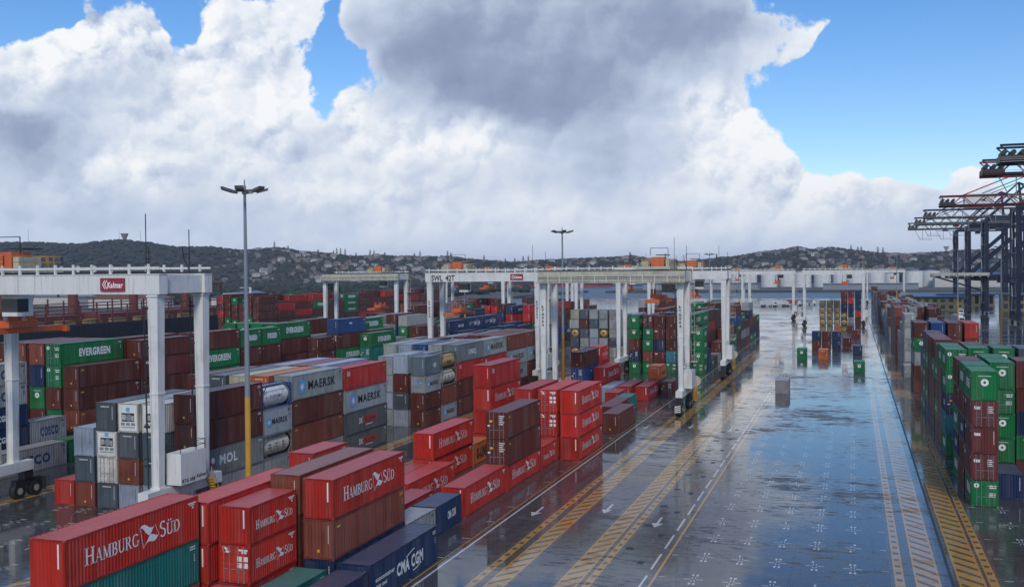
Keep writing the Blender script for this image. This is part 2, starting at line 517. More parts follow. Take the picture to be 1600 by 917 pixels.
def hatch_strip(mb, x0, x1, y0, y1, pitch=2.0, slant=1.7, fill=0.68, far=330):
    w = 0.16
    strip(mb, x0, x0 + w, y0, y1, Z2); strip(mb, x1 - w, x1, y0, y1, Z2)
    y = y0
    while y < min(y1, far) - pitch - abs(slant):
        h = pitch * fill
        mb.quad((x0 + w, y, Z2), (x1 - w, y + slant, Z2), (x1 - w, y + slant + h, Z2), (x0 + w, y + h, Z2)); y += pitch


def dash_strip(mb, x0, x1, y0, y1, pitch=1.9, far=330):
    w = (x1 - x0) * 0.2
    strip(mb, x0, x0 + w, y0, y1, Z2); strip(mb, x1 - w, x1, y0, y1, Z2)
    y = y0
    while y < min(y1, far) - pitch:
        strip(mb, x0 + w, x1 - w, y, y + pitch * 0.66, Z2); y += pitch


def runway(name, hx, dx, flip=1, y1=330):
    mb = MB(); lo, hi = min(hx + dx), max(hx + dx)
    strip(mb, lo - 0.3, hi + 0.3, -60, 880, Z1)
    struct('crane_runway', mb, M['mk_runway'])
    mb = MB()
    hatch_strip(mb, hx[0], hx[1], 40, 880, slant=1.7 * flip)
    dash_strip(mb, dx[0], dx[1], 40, 880)
    o = struct('hatched_marking', mb, M['mk_yellow']); return o


runway('a', (-26.3, -24.75), (-27.6, -26.95))
runway('c', (-21.2, -19.6), (-19.25, -18.65))
runway('c', (4.4, 6.2), (2.95, 3.65), -1)
runway('d', (7.45, 9.35), (9.6, 10.25), -1)
runway('b', (-60.9, -59.5), (-59.1, -58.5))
runway('b', (-85.6, -84.0), (-83.7, -83.0))
runway('a', (-52.6, -51.0), (-50.7, -50.1))
mb = MB(); strip(mb, 6.92, 7.12, -60, 880, 0.012)
struct('drain_channel', mb, M['dark'])

mw_ = MB(); my_ = MB(); ms_ = MB()
strip(mw_, -31.42, -31.22, 40, 700, Z1)
y = 60
while y < 420:
    strip(mw_, -15.2, -15.02, y, y + 4.6, Z1); y += 6.3
strip(my_, -14.55, -14.35, 40, 700, Z1)
strip(my_, -32.0, -31.88, 40, 400, Z1)


def arrow(mb, x, y):
    strip(mb, x - 0.12, x + 0.12, y + 1.6, y + 4.0, Z1)
    mb.poly([(x, y, Z1), (x + 0.55, y + 1.6, Z1), (x - 0.55, y + 1.6, Z1)])


for ax, ay in ((-29.4, 93), (-23.0, 96), (-17.3, 92), (-29.6, 150), (-23.2, 152), (-17.2, 150), (-29.5, 205)): arrow(mw_, ax, ay)


def cross(mb, x, y):
    fine = y < 175
    x += rnd.uniform(-.04, .04)
    for sx in (-1, 1):
        if fine: strip(mb, x + sx * 0.46 - 0.24, x + sx * 0.46 + 0.24, y - 0.06, y + 0.06, Z1)
        for sy in (-1, 1):
            if rnd.random() < .9: strip(mb, x + sx * 0.17 - 0.085, x + sx * 0.17 + 0.085, y + sy * 1.1 - 0.22, y + sy * 1.1 + 0.22, Z1)
            if fine: strip(mb, x + sx * 0.12 - 0.035, x + sx * 0.12 + 0.035, y + sy * 0.40 - 0.2, y + sy * 0.40 + 0.2, Z1)


def half_cross(mb, x, y, s):
    strip(mb, min(x, x + s * 1.1), max(x, x + s * 0.9), y - 0.06, y + 0.06, Z1)


for j in range(-2, 28):
    yy = 77.2 + 6.297 * j
    for i in range(5): cross(mw_, -11.54 + 2.876 * i, yy)
    half_cross(mw_, -14.2, yy, .5); half_cross(mw_, 2.75, yy, -.6)
    half_cross(mw_, -32.1, yy, -.7); half_cross(mw_, 10.75, yy, .7)
    if j < 6:
        for i in range(4): cross(mw_, 13.6 + 2.9 * i, yy - 0.5)
        for i in range(5): cross(mw_, -64.9 - 2.8 * i, yy - 0.5)
for j in range(0, 9):
    strip(ms_, -18.3, -17.6, 84 + 8.2 * j, 84.7 + 8.2 * j, Z1); strip(ms_, -16.5, -16.0, 80 + 9 * j, 80.9 + 9 * j, Z1)
struct('lane_marking', mw_, M['mk_white'], 'white slot crosses, arrows and lane lines painted on the wet ground')
struct('lane_marking', my_, M['mk_yellow'], 'thin yellow edge lines painted on the wet ground')
struct('drain_cover', ms_, M['dark'], 'small dark covers set in the wet lane')


# ------------------------------------------------------------------ lettering
TXT = {}


def text_mesh(s, bold=0.0, slant=0.0):
    """unit cap-height flat mesh in x (right) / y (up), centred; returns verts2d, faces, width"""
    k = (s, bold, slant)
    if k in TXT: return TXT[k]
    cu = bpy.data.curves.new('lettering', 'FONT'); cu.body = s; cu.size = 1.0; cu.resolution_u = 2
    cu.offset = bold; cu.shear = slant
    if bold > 0.02: cu.space_character = 1.12
    o = bpy.data.objects.new('lettering', cu); COL.objects.link(o)
    dg = bpy.context.evaluated_depsgraph_get()
    me = bpy.data.meshes.new_from_object(o.evaluated_get(dg))
    v = np.array([tuple(q.co)[:2] for q in me.vertices]) if len(me.vertices) else np.zeros((1, 2))
    f = [tuple(q.vertices) for q in me.polygons]
    bpy.data.objects.remove(o); bpy.data.curves.remove(cu); bpy.data.meshes.remove(me)
    lo, hi = v.min(0), v.max(0); h = 0.72
    w = (hi[0] - lo[0]) / h
    v = (v - np.array([(lo[0] + hi[0]) / 2, 0.36])) / h
    TXT[k] = (v, f, w)
    return TXT[k]


class G2:
    """flat glyph builder"""
    def __init__(s): s.v, s.f = [], []
    def rect(s, x0, x1, y0, y1): s.poly([(x0, y0), (x1, y0), (x1, y1), (x0, y1)])
    def poly(s, p):
        i = len(s.v); s.v += p; s.f.append(tuple(range(i, i + len(p))))
    def arc(s, cx, cy, rx, ry, a0, a1, thick, thin, n=14):
        pr = None
        for k in range(n + 1):
            a = math.radians(a0 + (a1 - a0) * k / n); w = thin + (thick - thin) * abs(math.cos(a))
            o = (cx + (rx + w / 2) * math.cos(a), cy + (ry + w / 2) * math.sin(a)); i = (cx + (rx - w / 2) * math.cos(a), cy + (ry - w / 2) * math.sin(a))
            if pr: s.poly([pr[1], pr[0], o, i])
            pr = (o, i)
    def stem(s, x, w, y0, y1, serif=(1, 1)):
        s.rect(x - w / 2, x + w / 2, y0, y1)
        for k, y in zip(serif, (y0, y1)):
            if k: s.rect(x - w / 2 - 0.09, x + w / 2 + 0.09, y - (0 if y == y0 else 0.06), y + (0.06 if y == y0 else 0))
    def diag(s, x0, y0, x1, y1, w): s.poly([(x0 - w / 2, y0), (x0 + w / 2, y0), (x1 + w / 2, y1), (x1 - w / 2, y1)])


def serif_glyph(ch):
    g = G2(); T, t = 0.17, 0.07
    if ch == 'H': g.stem(.18, T, 0, 1); g.stem(.74, T, 0, 1); g.rect(.26, .66, .47, .54); w = .95
    elif ch == 'A':
        g.diag(.10, 0, .42, 1, t); g.diag(.74, 0, .44, 1, T); g.rect(.22, .60, .28, .35); g.rect(.0, .22, 0, .05); g.rect(.58, .88, 0, .05); w = .88
    elif ch == 'M':
        g.stem(.14, t, 0, 1); g.diag(.50, .05, .16, 1, T); g.diag(.50, .05, .82, 1, t); g.stem(.86, T, 0, 1); w = 1.06
    elif ch == 'B':
        g.stem(.18, T, 0, 1); g.arc(.36, .75, .22, .215, -90, 90, T, t); g.arc(.38, .27, .26, .235, -90, 90, T, t); g.rect(.2, .38, .0, .06); g.rect(.2, .38, .94, 1); g.rect(.2, .38, .47, .54); w = .76
    elif ch in 'UÜ':
        g.stem(.18, T, .30, 1, (0, 1)); g.stem(.72, t, .30, 1, (0, 1)); g.arc(.455, .31, .265, .27, 180, 360, T * .9, t)
        if ch == 'Ü': g.rect(.24, .38, 1.1, 1.24); g.rect(.54, .68, 1.1, 1.24)
        w = .9
    elif ch == 'R':
        g.stem(.18, T, 0, 1); g.arc(.38, .74, .22, .225, -90, 90, T, t); g.rect(.2, .4, .94, 1); g.rect(.2, .4, .48, .55); g.diag(.78, 0, .40, .5, T); g.rect(.7, .92, 0, .05); w = .86
    elif ch == 'G':
        g.arc(.5, .5, .38, .46, 45, 335, T, t, 22); g.stem(.80, T * .9, .08, .45, (0, 1)); w = .98
    elif ch == 'S':
        g.arc(.36, .74, .21, .22, 30, 270, T * .9, t); g.arc(.36, .27, .23, .24, -150, 90, T * .9, t); w = .68
    elif ch == 'D':
        g.stem(.18, T, 0, 1); g.arc(.34, .5, .42, .465, -90, 90, T, t, 18); g.rect(.2, .36, 0, .06); g.rect(.2, .36, .94, 1); w = .93
    return g, w


def serif_word(word, caps=(0,), small=0.78):
    v, f, x = [], [], 0.0
    for i, ch in enumerate(word):
        if ch == ' ': x += .35; continue
        g, w = serif_glyph(ch); k = 1.0 if i in caps else small
        b = len(v); v += [(x + p[0] * k, p[1] * k) for p in g.v]; f += [tuple(b + q for q in fc) for fc in g.f]
        x += w * k + 0.03
    return v, f, x


def flag2d():
    """waving pennant: white upper and lower sweeps crossing in the middle"""
    def sweep(pa, pb, amp, n=10):
        return [(pa[0] + (pb[0] - pa[0]) * k / n, pa[1] + (pb[1] - pa[1]) * k / n + amp * math.sin(math.pi * 2 * k / n)) for k in range(n + 1)]
    v, f = [], []
    def add(top, bot):
        for k in range(len(top) - 1):
            i = len(v); v.extend([bot[k], bot[k + 1], top[k + 1], top[k]]); f.append((i, i + 1, i + 2, i + 3))
    tl, bl, tr, br, c = (0, 1.0), (.22, .0), (1.05, .92), (1.32, .42), (.66, .52)
    add(sweep(tl, tr, .10), sweep(tl, c, .05, 5) + sweep(c, tr, -.03, 5)[1:])
    add(sweep(bl, c, .02, 5) + sweep(c, br, .04, 5)[1:], sweep(bl, br, .12))
    def line(a, b, w=.014):
        i = len(v); v.extend([(a[0] - w, a[1]), (a[0] + w, a[1]), (b[0] + w, b[1]), (b[0] - w, b[1])]); f.append((i, i + 1, i + 2, i + 3))
    line(bl, tl); line(br, tr)
    return v, f


SERIF_H = serif_word('HAMBURG'); SERIF_S = serif_word('SÜD', caps=(0,)); FLAG = flag2d()


def star2d(n=7, r0=0.42, r1=0.14):
    v, f = [(0, 0)], []
    for k in range(2 * n):
        a = math.pi / 2 + math.pi * k / n; r = r0 if k % 2 == 0 else r1; v.append((r * math.cos(a), r * math.sin(a)))
    for k in range(2 * n): f.append((0, 1 + k, 1 + (k + 1) % (2 * n)))
    return v, f


class Decal:
    """collects flat 2-D pieces by ink; place() lays them on a face of the container"""
    def __init__(s): s.d = {}
    def add(s, ink, v, f, ox=0, oy=0, sx=1.0, sy=1.0, lift=0.0):
        L = s.d.setdefault(ink, ([], []))
        b = len(L[0]); L[0].extend([(p[0] * sx + ox, p[1] * sy + oy, lift) for p in v]); L[1].extend([tuple(b + q for q in fc) for fc in f])
    def text(s, ink, t, cx, cy, h, width=None, bold=0.0, slant=0.0, lift=0.0):
        v, f, w = text_mesh(t, bold, slant); sx = h if width is None else width / w
        s.add(ink, v, f, cx, cy, sx, h, lift)
    def rect(s, ink, x0, x1, y0, y1, lift=0.0): s.add(ink, [(x0, y0), (x1, y0), (x1, y1), (x0, y1)], [(0, 1, 2, 3)], lift=lift)
    def disc(s, ink, cx, cy, r, n=18, lift=0.0, r2=0.0):
        o = [(cx + r * math.cos(2 * math.pi * k / n), cy + r * math.sin(2 * math.pi * k / n)) for k in range(n)]
        if r2:
            i = [(cx + r2 * math.cos(2 * math.pi * k / n), cy + r2 * math.sin(2 * math.pi * k / n)) for k in range(n)]
            s.add(ink, o + i, [(k, (k + 1) % n, n + (k + 1) % n, n + k) for k in range(n)], lift=lift)
        else: s.add(ink, o, [tuple(range(n))], lift=lift)


def side_decal(style, L, H):
    """u from the near end along the side (0..L), v up"""
    d = Decal(); k = 1.0 if L > 10 else 0.55
    def serial(ink='inkwhite'):
        for r in range(2):
            for c in range(5): d.rect(ink, L - 0.95 + c * 0.12, L - 0.87 + c * 0.12, H - 0.42 - r * 0.16, H - 0.32 - r * 0.16)
        for r in range(4): d.rect(ink, L - 0.55, L - 0.45, H - 0.95 - r * 0.13, H - 0.87 - r * 0.13)
    if style == 'hs':
        if L > 10: x0, cap, fs, xs = 1.55, 1.02, 1.35, 8.35
        else: x0, cap, fs, xs = 0.75, 0.62, 0.85, 4.25
        wH = 4.7 if L > 10 else 2.45; sx = wH / SERIF_H[2]
        y0 = H * 0.36
        d.add('inkwhite', SERIF_H[0], SERIF_H[1], x0, y0, sx, cap)
        d.add('inkwhite', *FLAG, ox=x0 + wH + 0.05, oy=y0 - cap * 0.28, sx=fs, sy=fs)
        ws = (2.15 if L > 10 else 1.15)
        d.add('inkwhite', SERIF_S[0], SERIF_S[1], x0 + wH + fs * 1.38, y0, ws / SERIF_S[2], cap)
        d.rect('inkwhite', L - 1.15, L - 0.3, H - 0.42, H - 0.33); d.rect('inkwhite', L - 0.95, L - 0.45, H - 0.54, H - 0.46); d.rect('inkwhite', L - 0.72, L - 0.55, H - 0.74, H - 0.6)
    elif style == 'mk':
        bx = L * 0.115; s_ = 1.55 if L > 10 else 0.95
        d.rect('skyblue', bx, bx + s_, H * .5 - s_ * .52, H * .5 + s_ * .52)
        v, f = star2d(); d.add('inkwhite', v, f, bx + s_ / 2, H * .5, s_, s_, 0.003)
        d.text('inkblack', 'MAERSK', L * .57, H * .52, 1.02 * (1 if L > 10 else .62), width=L * .55, bold=0.025); serial('inkblack')
    elif style == 'ev':
        d.text('inkwhite', 'EVERGREEN', L * .53, H * .53, 1.0 * (1 if L > 10 else .85), width=L * .50, bold=0.05); serial()
    elif style == 'cm':
        d.text('inkwhite', 'CMA CGM', L * .56, H * .46, 0.92, width=L * .40, bold=0.04)
        for sgn, cy in ((1, H * .46 + .62), (-1, H * .46 - .62)):
            for q in range(6):
                a = q / 6; x0 = L * (.50 if sgn > 0 else .60) + q * .26; y_ = cy + sgn * 0.30 * math.sin(math.pi * (a if sgn > 0 else 1 - a) / 2) - sgn * .1
                d.rect('inkwhite', x0, x0 + .27, y_, y_ + .09)
        d.text('inkwhite', 'ecocontainer', L * .20, H * .56, .34, width=L * .26, bold=0.02); d.text('inkwhite', 'light steel', L * .15, H * .38, .30, width=L * .14, bold=0.02); serial()
    elif style == 'cs': d.text('inkblue', 'COSCO', L * .52, H * .5, 1.1, width=L * .5, bold=0.03); serial('inkblack')
    elif style == 'mo':
        d.text('inkwhite', 'MOL', L * .46, H * .55, 1.0, width=L * .26, bold=0.03); d.disc('inkred', L * .19, H * .5, .36); d.disc('inkwhite', L * .235, H * .58, .3); serial()
    elif style == 'op': d.text('inkblack', 'HANJIN', L * .55, H * .30, 0.9, width=L * .5, bold=0.05)
    elif style == 'hj': d.text('inkblack', 'K-LINE', L * .5, H * .5, 1.2, width=L * .6, bold=0.06)
    elif style == 'ok':
        d.rect('inkred', L * .40, L * .72, H * .36, H * .70); d.text('inkwhite', 'DK', L * .345, H * .53, .75, width=1.1, bold=0.03); d.text('inkblack', 'K-Line', L * .56, H * .53, .6, width=3.0, bold=0.03, lift=.003)
        d.rect('inkwhite', L * .46, L * .62, H * .26, H * .30); serial()
    elif style == 'cr': d.text('inkwhite', 'CAI', L * .08, H * .74, .55, width=.8, bold=0.04); serial('inkyellow')
    elif style == 'ny':
        d.disc('inkwhite', L * .62, H * .5, .42, r2=.22); d.text('inkwhite', 'NYK', L * .62, H * .5, .42, width=1.5, bold=.05)
    elif style == 'un': d.text('inkwhite', 'UNIQ', L * .55, H * .5, .85, width=3.6, bold=0.03)
    elif style == 'tx': d.text('inkwhite', 'tex', L * .09, H * .80, .5, width=1.0, bold=.04); serial()
    elif style == 'or': d.text('inkblack', 'HAPAG', L * .55, H * .45, .8, width=L * .5, bold=.03)
    elif style == 'nv': d.text('inkwhite', 'CMA CGM', L * .6, H * .5, .7, width=L * .32, bold=.04)
    elif style == 'bl': d.rect('inkwhite', L * .4, L * .5, H * .62, H * .72); serial()
    elif style in ('mr', 'br'): serial('inkyellow' if style == 'br' else 'inkwhite'); d.rect('inkyellow', L * .04, L * .085, H * .78, H * .83)
    else: serial('inkwhite' if style not in ('gy', 'lv', 'wh') else 'inkblack')
    return d


def end_decal(style, W, H, door):
    """u across (0..W left to right seen from outside), v up"""
    d = Decal()
    def vserial(ink='inkwhite'):
        for q in range(11): d.rect(ink, W * .81, W * .81 + .055, H * .86 - q * .12 - .085, H * .86 - q * .12)
    if style == 'hs':
        if door:
            d.add('inkwhite', FLAG[0], FLAG[1], W * .12, H * .76, .50, .50); d.rect('inkwhite', W * .62, W * .93, H * .86, H * .91); d.rect('inkwhite', W * .74, W * .90, H * .80, H * .85)
            for i in range(2):
                for j in range(2): d.rect('inkwhite', W * (.60 + .19 * i), W * (.60 + .19 * i) + .36, H * .42 + j * H * .17, H * .42 + j * H * .17 + .34)
        else: d.rect('inkwhite', W * .79, W * .835, H * .44, H * .92)
    elif style in ('ev', 'eg'):
        if door:
            d.disc('inkwhite', W * .18, H * .80, .24, r2=.09); d.rect('inkwhite', W * .60, W * .92, H * .78, H * .82); d.rect('inkwhite', W * .66, W * .90, H * .70, H * .745)
            for i in range(3): d.rect('inkwhite', W * .62, W * .88, H * (.50 - .06 * i), H * (.53 - .06 * i))
        else:
            d.disc('inkwhite', W * .5, H * .62, .36, r2=.13); d.disc('inkblack', W * .5, H * .62, .07, lift=.003)
            for i in range(12): d.rect('inkwhite', W * (.27 + .04 * i), W * (.27 + .04 * i) + .06, H * .82, H * .85)
    elif style == 'tx':
        d.text('inkwhite', 'tex', W * .22, H * .76, .36, width=.62, bold=.05)
        if door:
            for i in range(4): d.rect('inkwhite', W * .60, W * (.78 + .03 * (i % 2)), H * (.76 - .07 * i), H * (.79 - .07 * i))
        else: vserial()
    elif style in ('mk', 'rf') and door:
        for i in range(2): d.rect('skyblue', W * (.28 + .30 * i), W * (.28 + .30 * i) + .40, H * .52, H * .68)
    elif door:
        for i in range(5): d.rect('inkwhite', W * .60, W * (.86 - .04 * (i % 3)), H * (.84 - .075 * i), H * (.87 - .075 * i))
        d.rect('inkyellow', W * .16, W * .30, H * .62, H * .70); d.rect('inkwhite', W * .08, W * .2, H * .46, H * .52)
    else:
        vserial('inkblack' if style in ('gy', 'lv', 'mk', 'wh', 'cs', 'mo') else 'inkwhite')
        if style in ('dg', 'or', 'op'):
            for q in range(7): d.rect('inkwhite', W * .25 + q * .15, W * .25 + q * .15 + .10, H * .84, H * .875)
        if style in ('mr', 'br'): d.rect('inkyellow', W * .45, W * .53, H * .18, H * .25)
    return d


CW = 2.438
DEC = {}


def decal_meshes(style, L, H, door):
    """dict part name -> list of (mesh, material) in container coordinates"""
    k = (style, L, H, door)
    if k in DEC: return DEC[k]
    res = []
    side = side_decal(style, L, H); end = end_decal(style, CW, H, door)
    hw = CW / 2
    for nm, dec, fn in (('side_lettering', side, lambda u, v, l: (hw + 0.004 + l, u, v)), ('side_lettering', side, lambda u, v, l: (-hw - 0.004 - l, L - u, v)),
                        ('end_marking', end, lambda u, v, l: (-hw + u, -0.004 - l - (0.035 if door else 0.0), v))):
        for ink, (v, f) in dec.d.items():
            me = bpy.data.meshes.new(nm); me.from_pydata([fn(*p) for p in v], [], f); me.materials.append(M[ink]); res.append((nm, me))
    DEC[k] = res
    return res


# ------------------------------------------------------------------ container meshes (origin: middle of near lower edge)
CM = {}


def corr(mb, n, p0, du, nrm, z0, z1, per, depth):
    """vertical corrugation: n periods from p0 along du, outward normal nrm"""
    p0, du, nrm = Vector(p0), Vector(du), Vector(nrm)
    prof = []
    for k in range(n):
        for a, dd in ((0.0, 0), (.27, 0), (.5, 1), (.77, 1)): prof.append(p0 + du * (per * (k + a)) - nrm * (depth * dd))
    prof.append(p0 + du * (per * n))
    for a, b in zip(prof[:-1], prof[1:]): mb.quad((a.x, a.y, z0), (b.x, b.y, z0), (b.x, b.y, z1), (a.x, a.y, z1))


def container_meshes(L, H):
    k = (L, H)
    if k in CM: return CM[k]
    hw = CW / 2; z0, z1 = 0.16, H - 0.10
    sh = MB()
    n = round((L - .3) / .278); per = (L - .3) / n
    corr(sh, n, (hw - .006, .15, 0), (0, 1, 0), (1, 0, 0), z0, z1, per, .036)
    corr(sh, n, (-hw + .006, L - .15, 0), (0, -1, 0), (-1, 0, 0), z0, z1, per, .036)
    ne = 8; pe = (CW - .3) / ne
    corr(sh, ne, (hw - .15, L - .006, 0), (-1, 0, 0), (0, 1, 0), z0, z1, pe, .045)
    near = MB(); corr(near, ne, (-hw + .15, .006, 0), (1, 0, 0), (0, -1, 0), z0, z1, pe, .045)
    rf = MB(); nr = round((L - .2) / .42); pr = (L - .2) / nr; zt = H - .012
    for q in range(nr):
        y0 = .1 + q * pr; ys = (y0, y0 + pr * .3, y0 + pr * .5, y0 + pr * .8, y0 + pr); zs = (zt, zt, zt - .02, zt - .02, zt)
        for a in range(4): rf.quad((-hw + .05, ys[a], zs[a]), (hw - .05, ys[a], zs[a]), (hw - .05, ys[a + 1], zs[a + 1]), (-hw + .05, ys[a + 1], zs[a + 1]))
    fr = MB()
    for sx in (-1, 1):
        for yy in (0, L):
            y0, y1 = (yy, yy + .15) if yy == 0 else (yy - .15, yy)
            fr.box(min(sx * hw, sx * (hw - .15)), max(sx * hw, sx * (hw - .15)), y0, y1, .12, H - .12)
        fr.box(min(sx * (hw - .001), sx * (hw - .06)), max(sx * (hw - .001), sx * (hw - .06)), .16, L - .16, H - .10, H - .004)
        fr.box(min(sx * (hw - .001), sx * (hw - .06)), max(sx * (hw - .001), sx * (hw - .06)), .16, L - .16, .02, .16)
    for y0, y1 in ((.001, .07), (L - .07, L - .001)):
        fr.box(-hw + .16, hw - .16, y0, y1, H - .11, H - .004); fr.box(-hw + .16, hw - .16, y0, y1, .02, .16)
    fr.quad((-hw + .05, L - .05, .05), (hw - .05, L - .05, .05), (hw - .05, .05, .05), (-hw + .05, .05, .05))
    cst = MB()
    for sx in (-1, 1):
        for yy in (0, L):
            y0, y1 = (yy - .004, yy + .18) if yy == 0 else (yy - .18, yy + .004)
            for zz in (0, H - .118): cst.box(min(sx * (hw + .004), sx * (hw - .165)), max(sx * (hw + .004), sx * (hw - .165)), y0, y1, zz, zz + .118)
    door, rod = MB(), MB()
    w = hw - .16
    door.box(-w, -.01, -.012, .045, .17, H - .12)
    for q in range(5): door.box(-w + .06, -.07, -.034, -.012, .30 + q * (H - .55) / 5, .30 + q * (H - .55) / 5 + .20)
    for q in range(4): door.box(-w - .05, -w + .05, -.028, -.013, .30 + q * (H - .65) / 3.2, .42 + q * (H - .65) / 3.2)
    for xx in (-w * .72, -w * .30): pass
    rod.tube((0, -.07, .06), (0, -.07, H - .06), .022, n=6)
    for zz in (.12, .75, 1.35, H - .5, H - .1): rod.box(-.05, .05, -.085, -.034, zz - .03, zz + .03)
    rod.box(0.0, .34, -.088, -.072, .95, 1.0)
    CM[k] = dict(shell=sh.mesh('shell'), near=near.mesh('end_wall'), roof=rf.mesh('roof'), frame=fr.mesh('frame'), cast=cst.mesh('corner_castings'), door=door.mesh('door'), rod=rod.mesh('lock_rod'))
    CM[k]['shell'].materials.append(M['shell']); CM[k]['near'].materials.append(M['shell']); CM[k]['roof'].materials.append(M['roof'])
    CM[k]['frame'].materials.append(M['shell']); CM[k]['cast'].materials.append(M['frame']); CM[k]['door'].materials.append(M['shell']); CM[k]['rod'].materials.append(M['grey'])
    return CM[k]


def tank_meshes(L, H):
    k = ('tank', L, H)
    if k in CM: return CM[k]
    hw = CW / 2; fr = MB()
    for sx in (-1, 1):
        x0 = sx * (hw - .07)
        for yy in (.07, L - .07): fr.box(x0 - .07, x0 + .07, yy - .07, yy + .07, 0, H)
        for zz in (.10, H - .06): fr.box(x0 - .05, x0 + .05, .14, L - .14, zz - .06, zz + .06)
        for yy, s in ((.07, 1), (L - .07, -1)): fr.bar((x0, yy, H * .62), (x0, yy + s * .8, H - .1), .08); fr.bar((x0, yy, H * .4), (x0, yy + s * .8, .1), .08)
    for yy in (.07, L - .07):
        for zz in (.10, H - .06): fr.box(-hw + .14, hw - .14, yy - .05, yy + .05, zz - .06, zz + .06)
        for sx in (-1, 1): fr.bar((sx * (hw - .1), yy, H * .3), (sx * .5, yy, .1), .08); fr.bar((sx * (hw - .1), yy, H * .75), (sx * .6, yy, H - .1), .08)
    tk = MB(); r = 1.12; cz = H * .5 + .02
    tk.tube((0, .55, cz), (0, L - .55, cz), r, n=28, caps=False); tk.dome((0, .55, cz), (0, -1, 0), r, .42, 28, 4); tk.dome((0, L - .55, cz), (0, 1, 0), r, .42, 28, 4)
    ri = MB()
    for yy in (.9, L * .35, L * .65, L - .9): ri.tube((0, yy - .04, cz), (0, yy + .04, cz), r + .025, n=28)
    wk = MB(); wk.box(-.35, .35, .3, L - .3, H - .03, H + .0); wk.tube((0, L / 2, H - .1), (0, L / 2, H + .06), .3, n=12)
    CM[k] = dict(frame=fr.mesh('tank_frame'), tank=tk.mesh('tank_shell'), rings=ri.mesh('stiffening_rings'), walk=wk.mesh('top_walkway'))
    for q in CM[k]['tank'].polygons: q.use_smooth = True
    CM[k]['frame'].materials.append(M['shell']); CM[k]['walk'].materials.append(M['grey'])
    return CM[k]


# style -> base colour, words for the label
ST = {
 'hs': ((.47, .026, .016), 'bright red white-lettered'), 'rd': ((.40, .026, .018), 'plain red'), 'cr': ((.43, .024, .020), 'red small-lettered'),
 'mr': ((.105, .026, .019), 'maroon'), 'tx': ((.135, .028, .026), 'maroon small-lettered'), 'br': ((.20, .050, .032), 'rusty brown'),
 'or': ((.50, .125, .025), 'orange'), 'ev': ((.006, .165, .050), 'green white-lettered'), 'eg': ((.008, .14, .055), 'green'),
 'nv': ((.012, .030, .085), 'navy blue'), 'cm': ((.014, .036, .105), 'navy large-lettered'), 'bl': ((.018, .060, .20), 'bright blue'),
 'gy': ((.30, .32, .32), 'light grey'), 'dg': ((.075, .10, .125), 'slate grey'), 'mk': ((.29, .32, .34), 'grey star-emblem'),
 'lv': ((.30, .34, .44), 'pale lavender'), 'tl': ((.006, .155, .145), 'teal'), 'cy': ((.03, .20, .26), 'turquoise'),
 'cs': ((.30, .32, .33), 'grey blue-lettered'), 'mo': ((.20, .215, .205), 'grey white-lettered'), 'op': ((.27, .29, .30), 'grey black-lettered'),
 'hj': ((.50, .15, .03), 'orange black-lettered'), 'ok': ((.085, .105, .105), 'dark grey red-panelled'), 'ny': ((.10, .135, .165), 'blue-grey emblem'),
 'un': ((.17, .20, .22), 'mid-grey lettered'), 'wh': ((.58, .58, .56), 'white'), 'rf': ((.60, .58, .52), 'cream refrigerated'), 'cl': ((.42, .40, .30), 'cream'),
 'sn': ((.02, .06, .22), 'blue-framed white tank'), 'tk': ((.25, .25, .24), 'cream tank'), 'ty': ((.06, .06, .07), 'yellow tank')}
TANKS = {'sn': 'white', 'tk': 'tank', 'ty': 'ochre'}
HS_, HH_ = 2.591, 2.896
BOX = []      # every container: dict
STK = {}


def stack(block, row, X0, Y0, size, spec, dxy=True):
    """spec: bottom to top, e.g. 'hs hs:d mr:h' (d = doors towards the lane end we look from, s = low, default high cube)"""
    L = 12.19 if size == 40 else 6.06
    z = 0.0; items = spec.split() if isinstance(spec, str) else spec
    key = (block, row); STK.setdefault(key, []).append(Y0); sid = (block, row, Y0)
    for i, it in enumerate(items):
        p = it.split(':'); st = p[0]; fl = p[1] if len(p) > 1 else ''
        H = HS_ if 's' in fl else HH_
        if st in TANKS: H = HS_
        jx, jy = (rnd.uniform(-.04, .04), rnd.uniform(-.05, .05)) if dxy else (0, 0)
        BOX.append(dict(st=st, door='d' in fl, L=L, H=H, x=X0 + CW / 2 + jx, y=Y0 + jy, z=z, sid=sid, tier=i, n=len(items)))
        z += H + 0.02


A = dict(zip((1, 2, 3, 4, 5, 6), (-49.5, -46.24, -43.6, -40.85, -37.66, -34.66)))
S = 's'
# ---- centre yard (block A), row 6 is beside the white line
stack('A', 6, A[6], 51.6, 40, 'nv:s'); stack('A', 6, A[6], 64.2, 40, 'cm')
stack('A', 6, A[6], 121.9, 40, 'hs hs hs'); stack('A', 6, A[6], 144.0, 40, 'mr'); stack('A', 6, A[6], 191.6, 20, 'mr:ds')
stack('A', 5, A[5], 51.3, 40, 'tl:s'); stack('A', 5, A[5], 64.5, 40, 'nv br hs'); stack('A', 5, A[5], 77.0, 20, 'gy:s'); stack('A', 5, A[5], 83.3, 20, 'nv:s')
stack('A', 5, A[5], 90.3, 40, 'hs'); stack('A', 5, A[5], 103.1, 40, 'hs:s mr:d mr:d'); stack('A', 5, A[5], 115.7, 20, 'hs:s')
stack('A', 5, A[5], 122.3, 40, 'rd hs:d hs:d'); stack('A', 5, A[5] , 153.8, 40, 'mr:s'); stack('A', 5, A[5], 166.1, 20, 'tl:ds'); stack('A', 5, A[5], 182.4, 40, 'hs:s'); stack('A', 5, A[5], 195.0, 20, 'nv:s or:s')
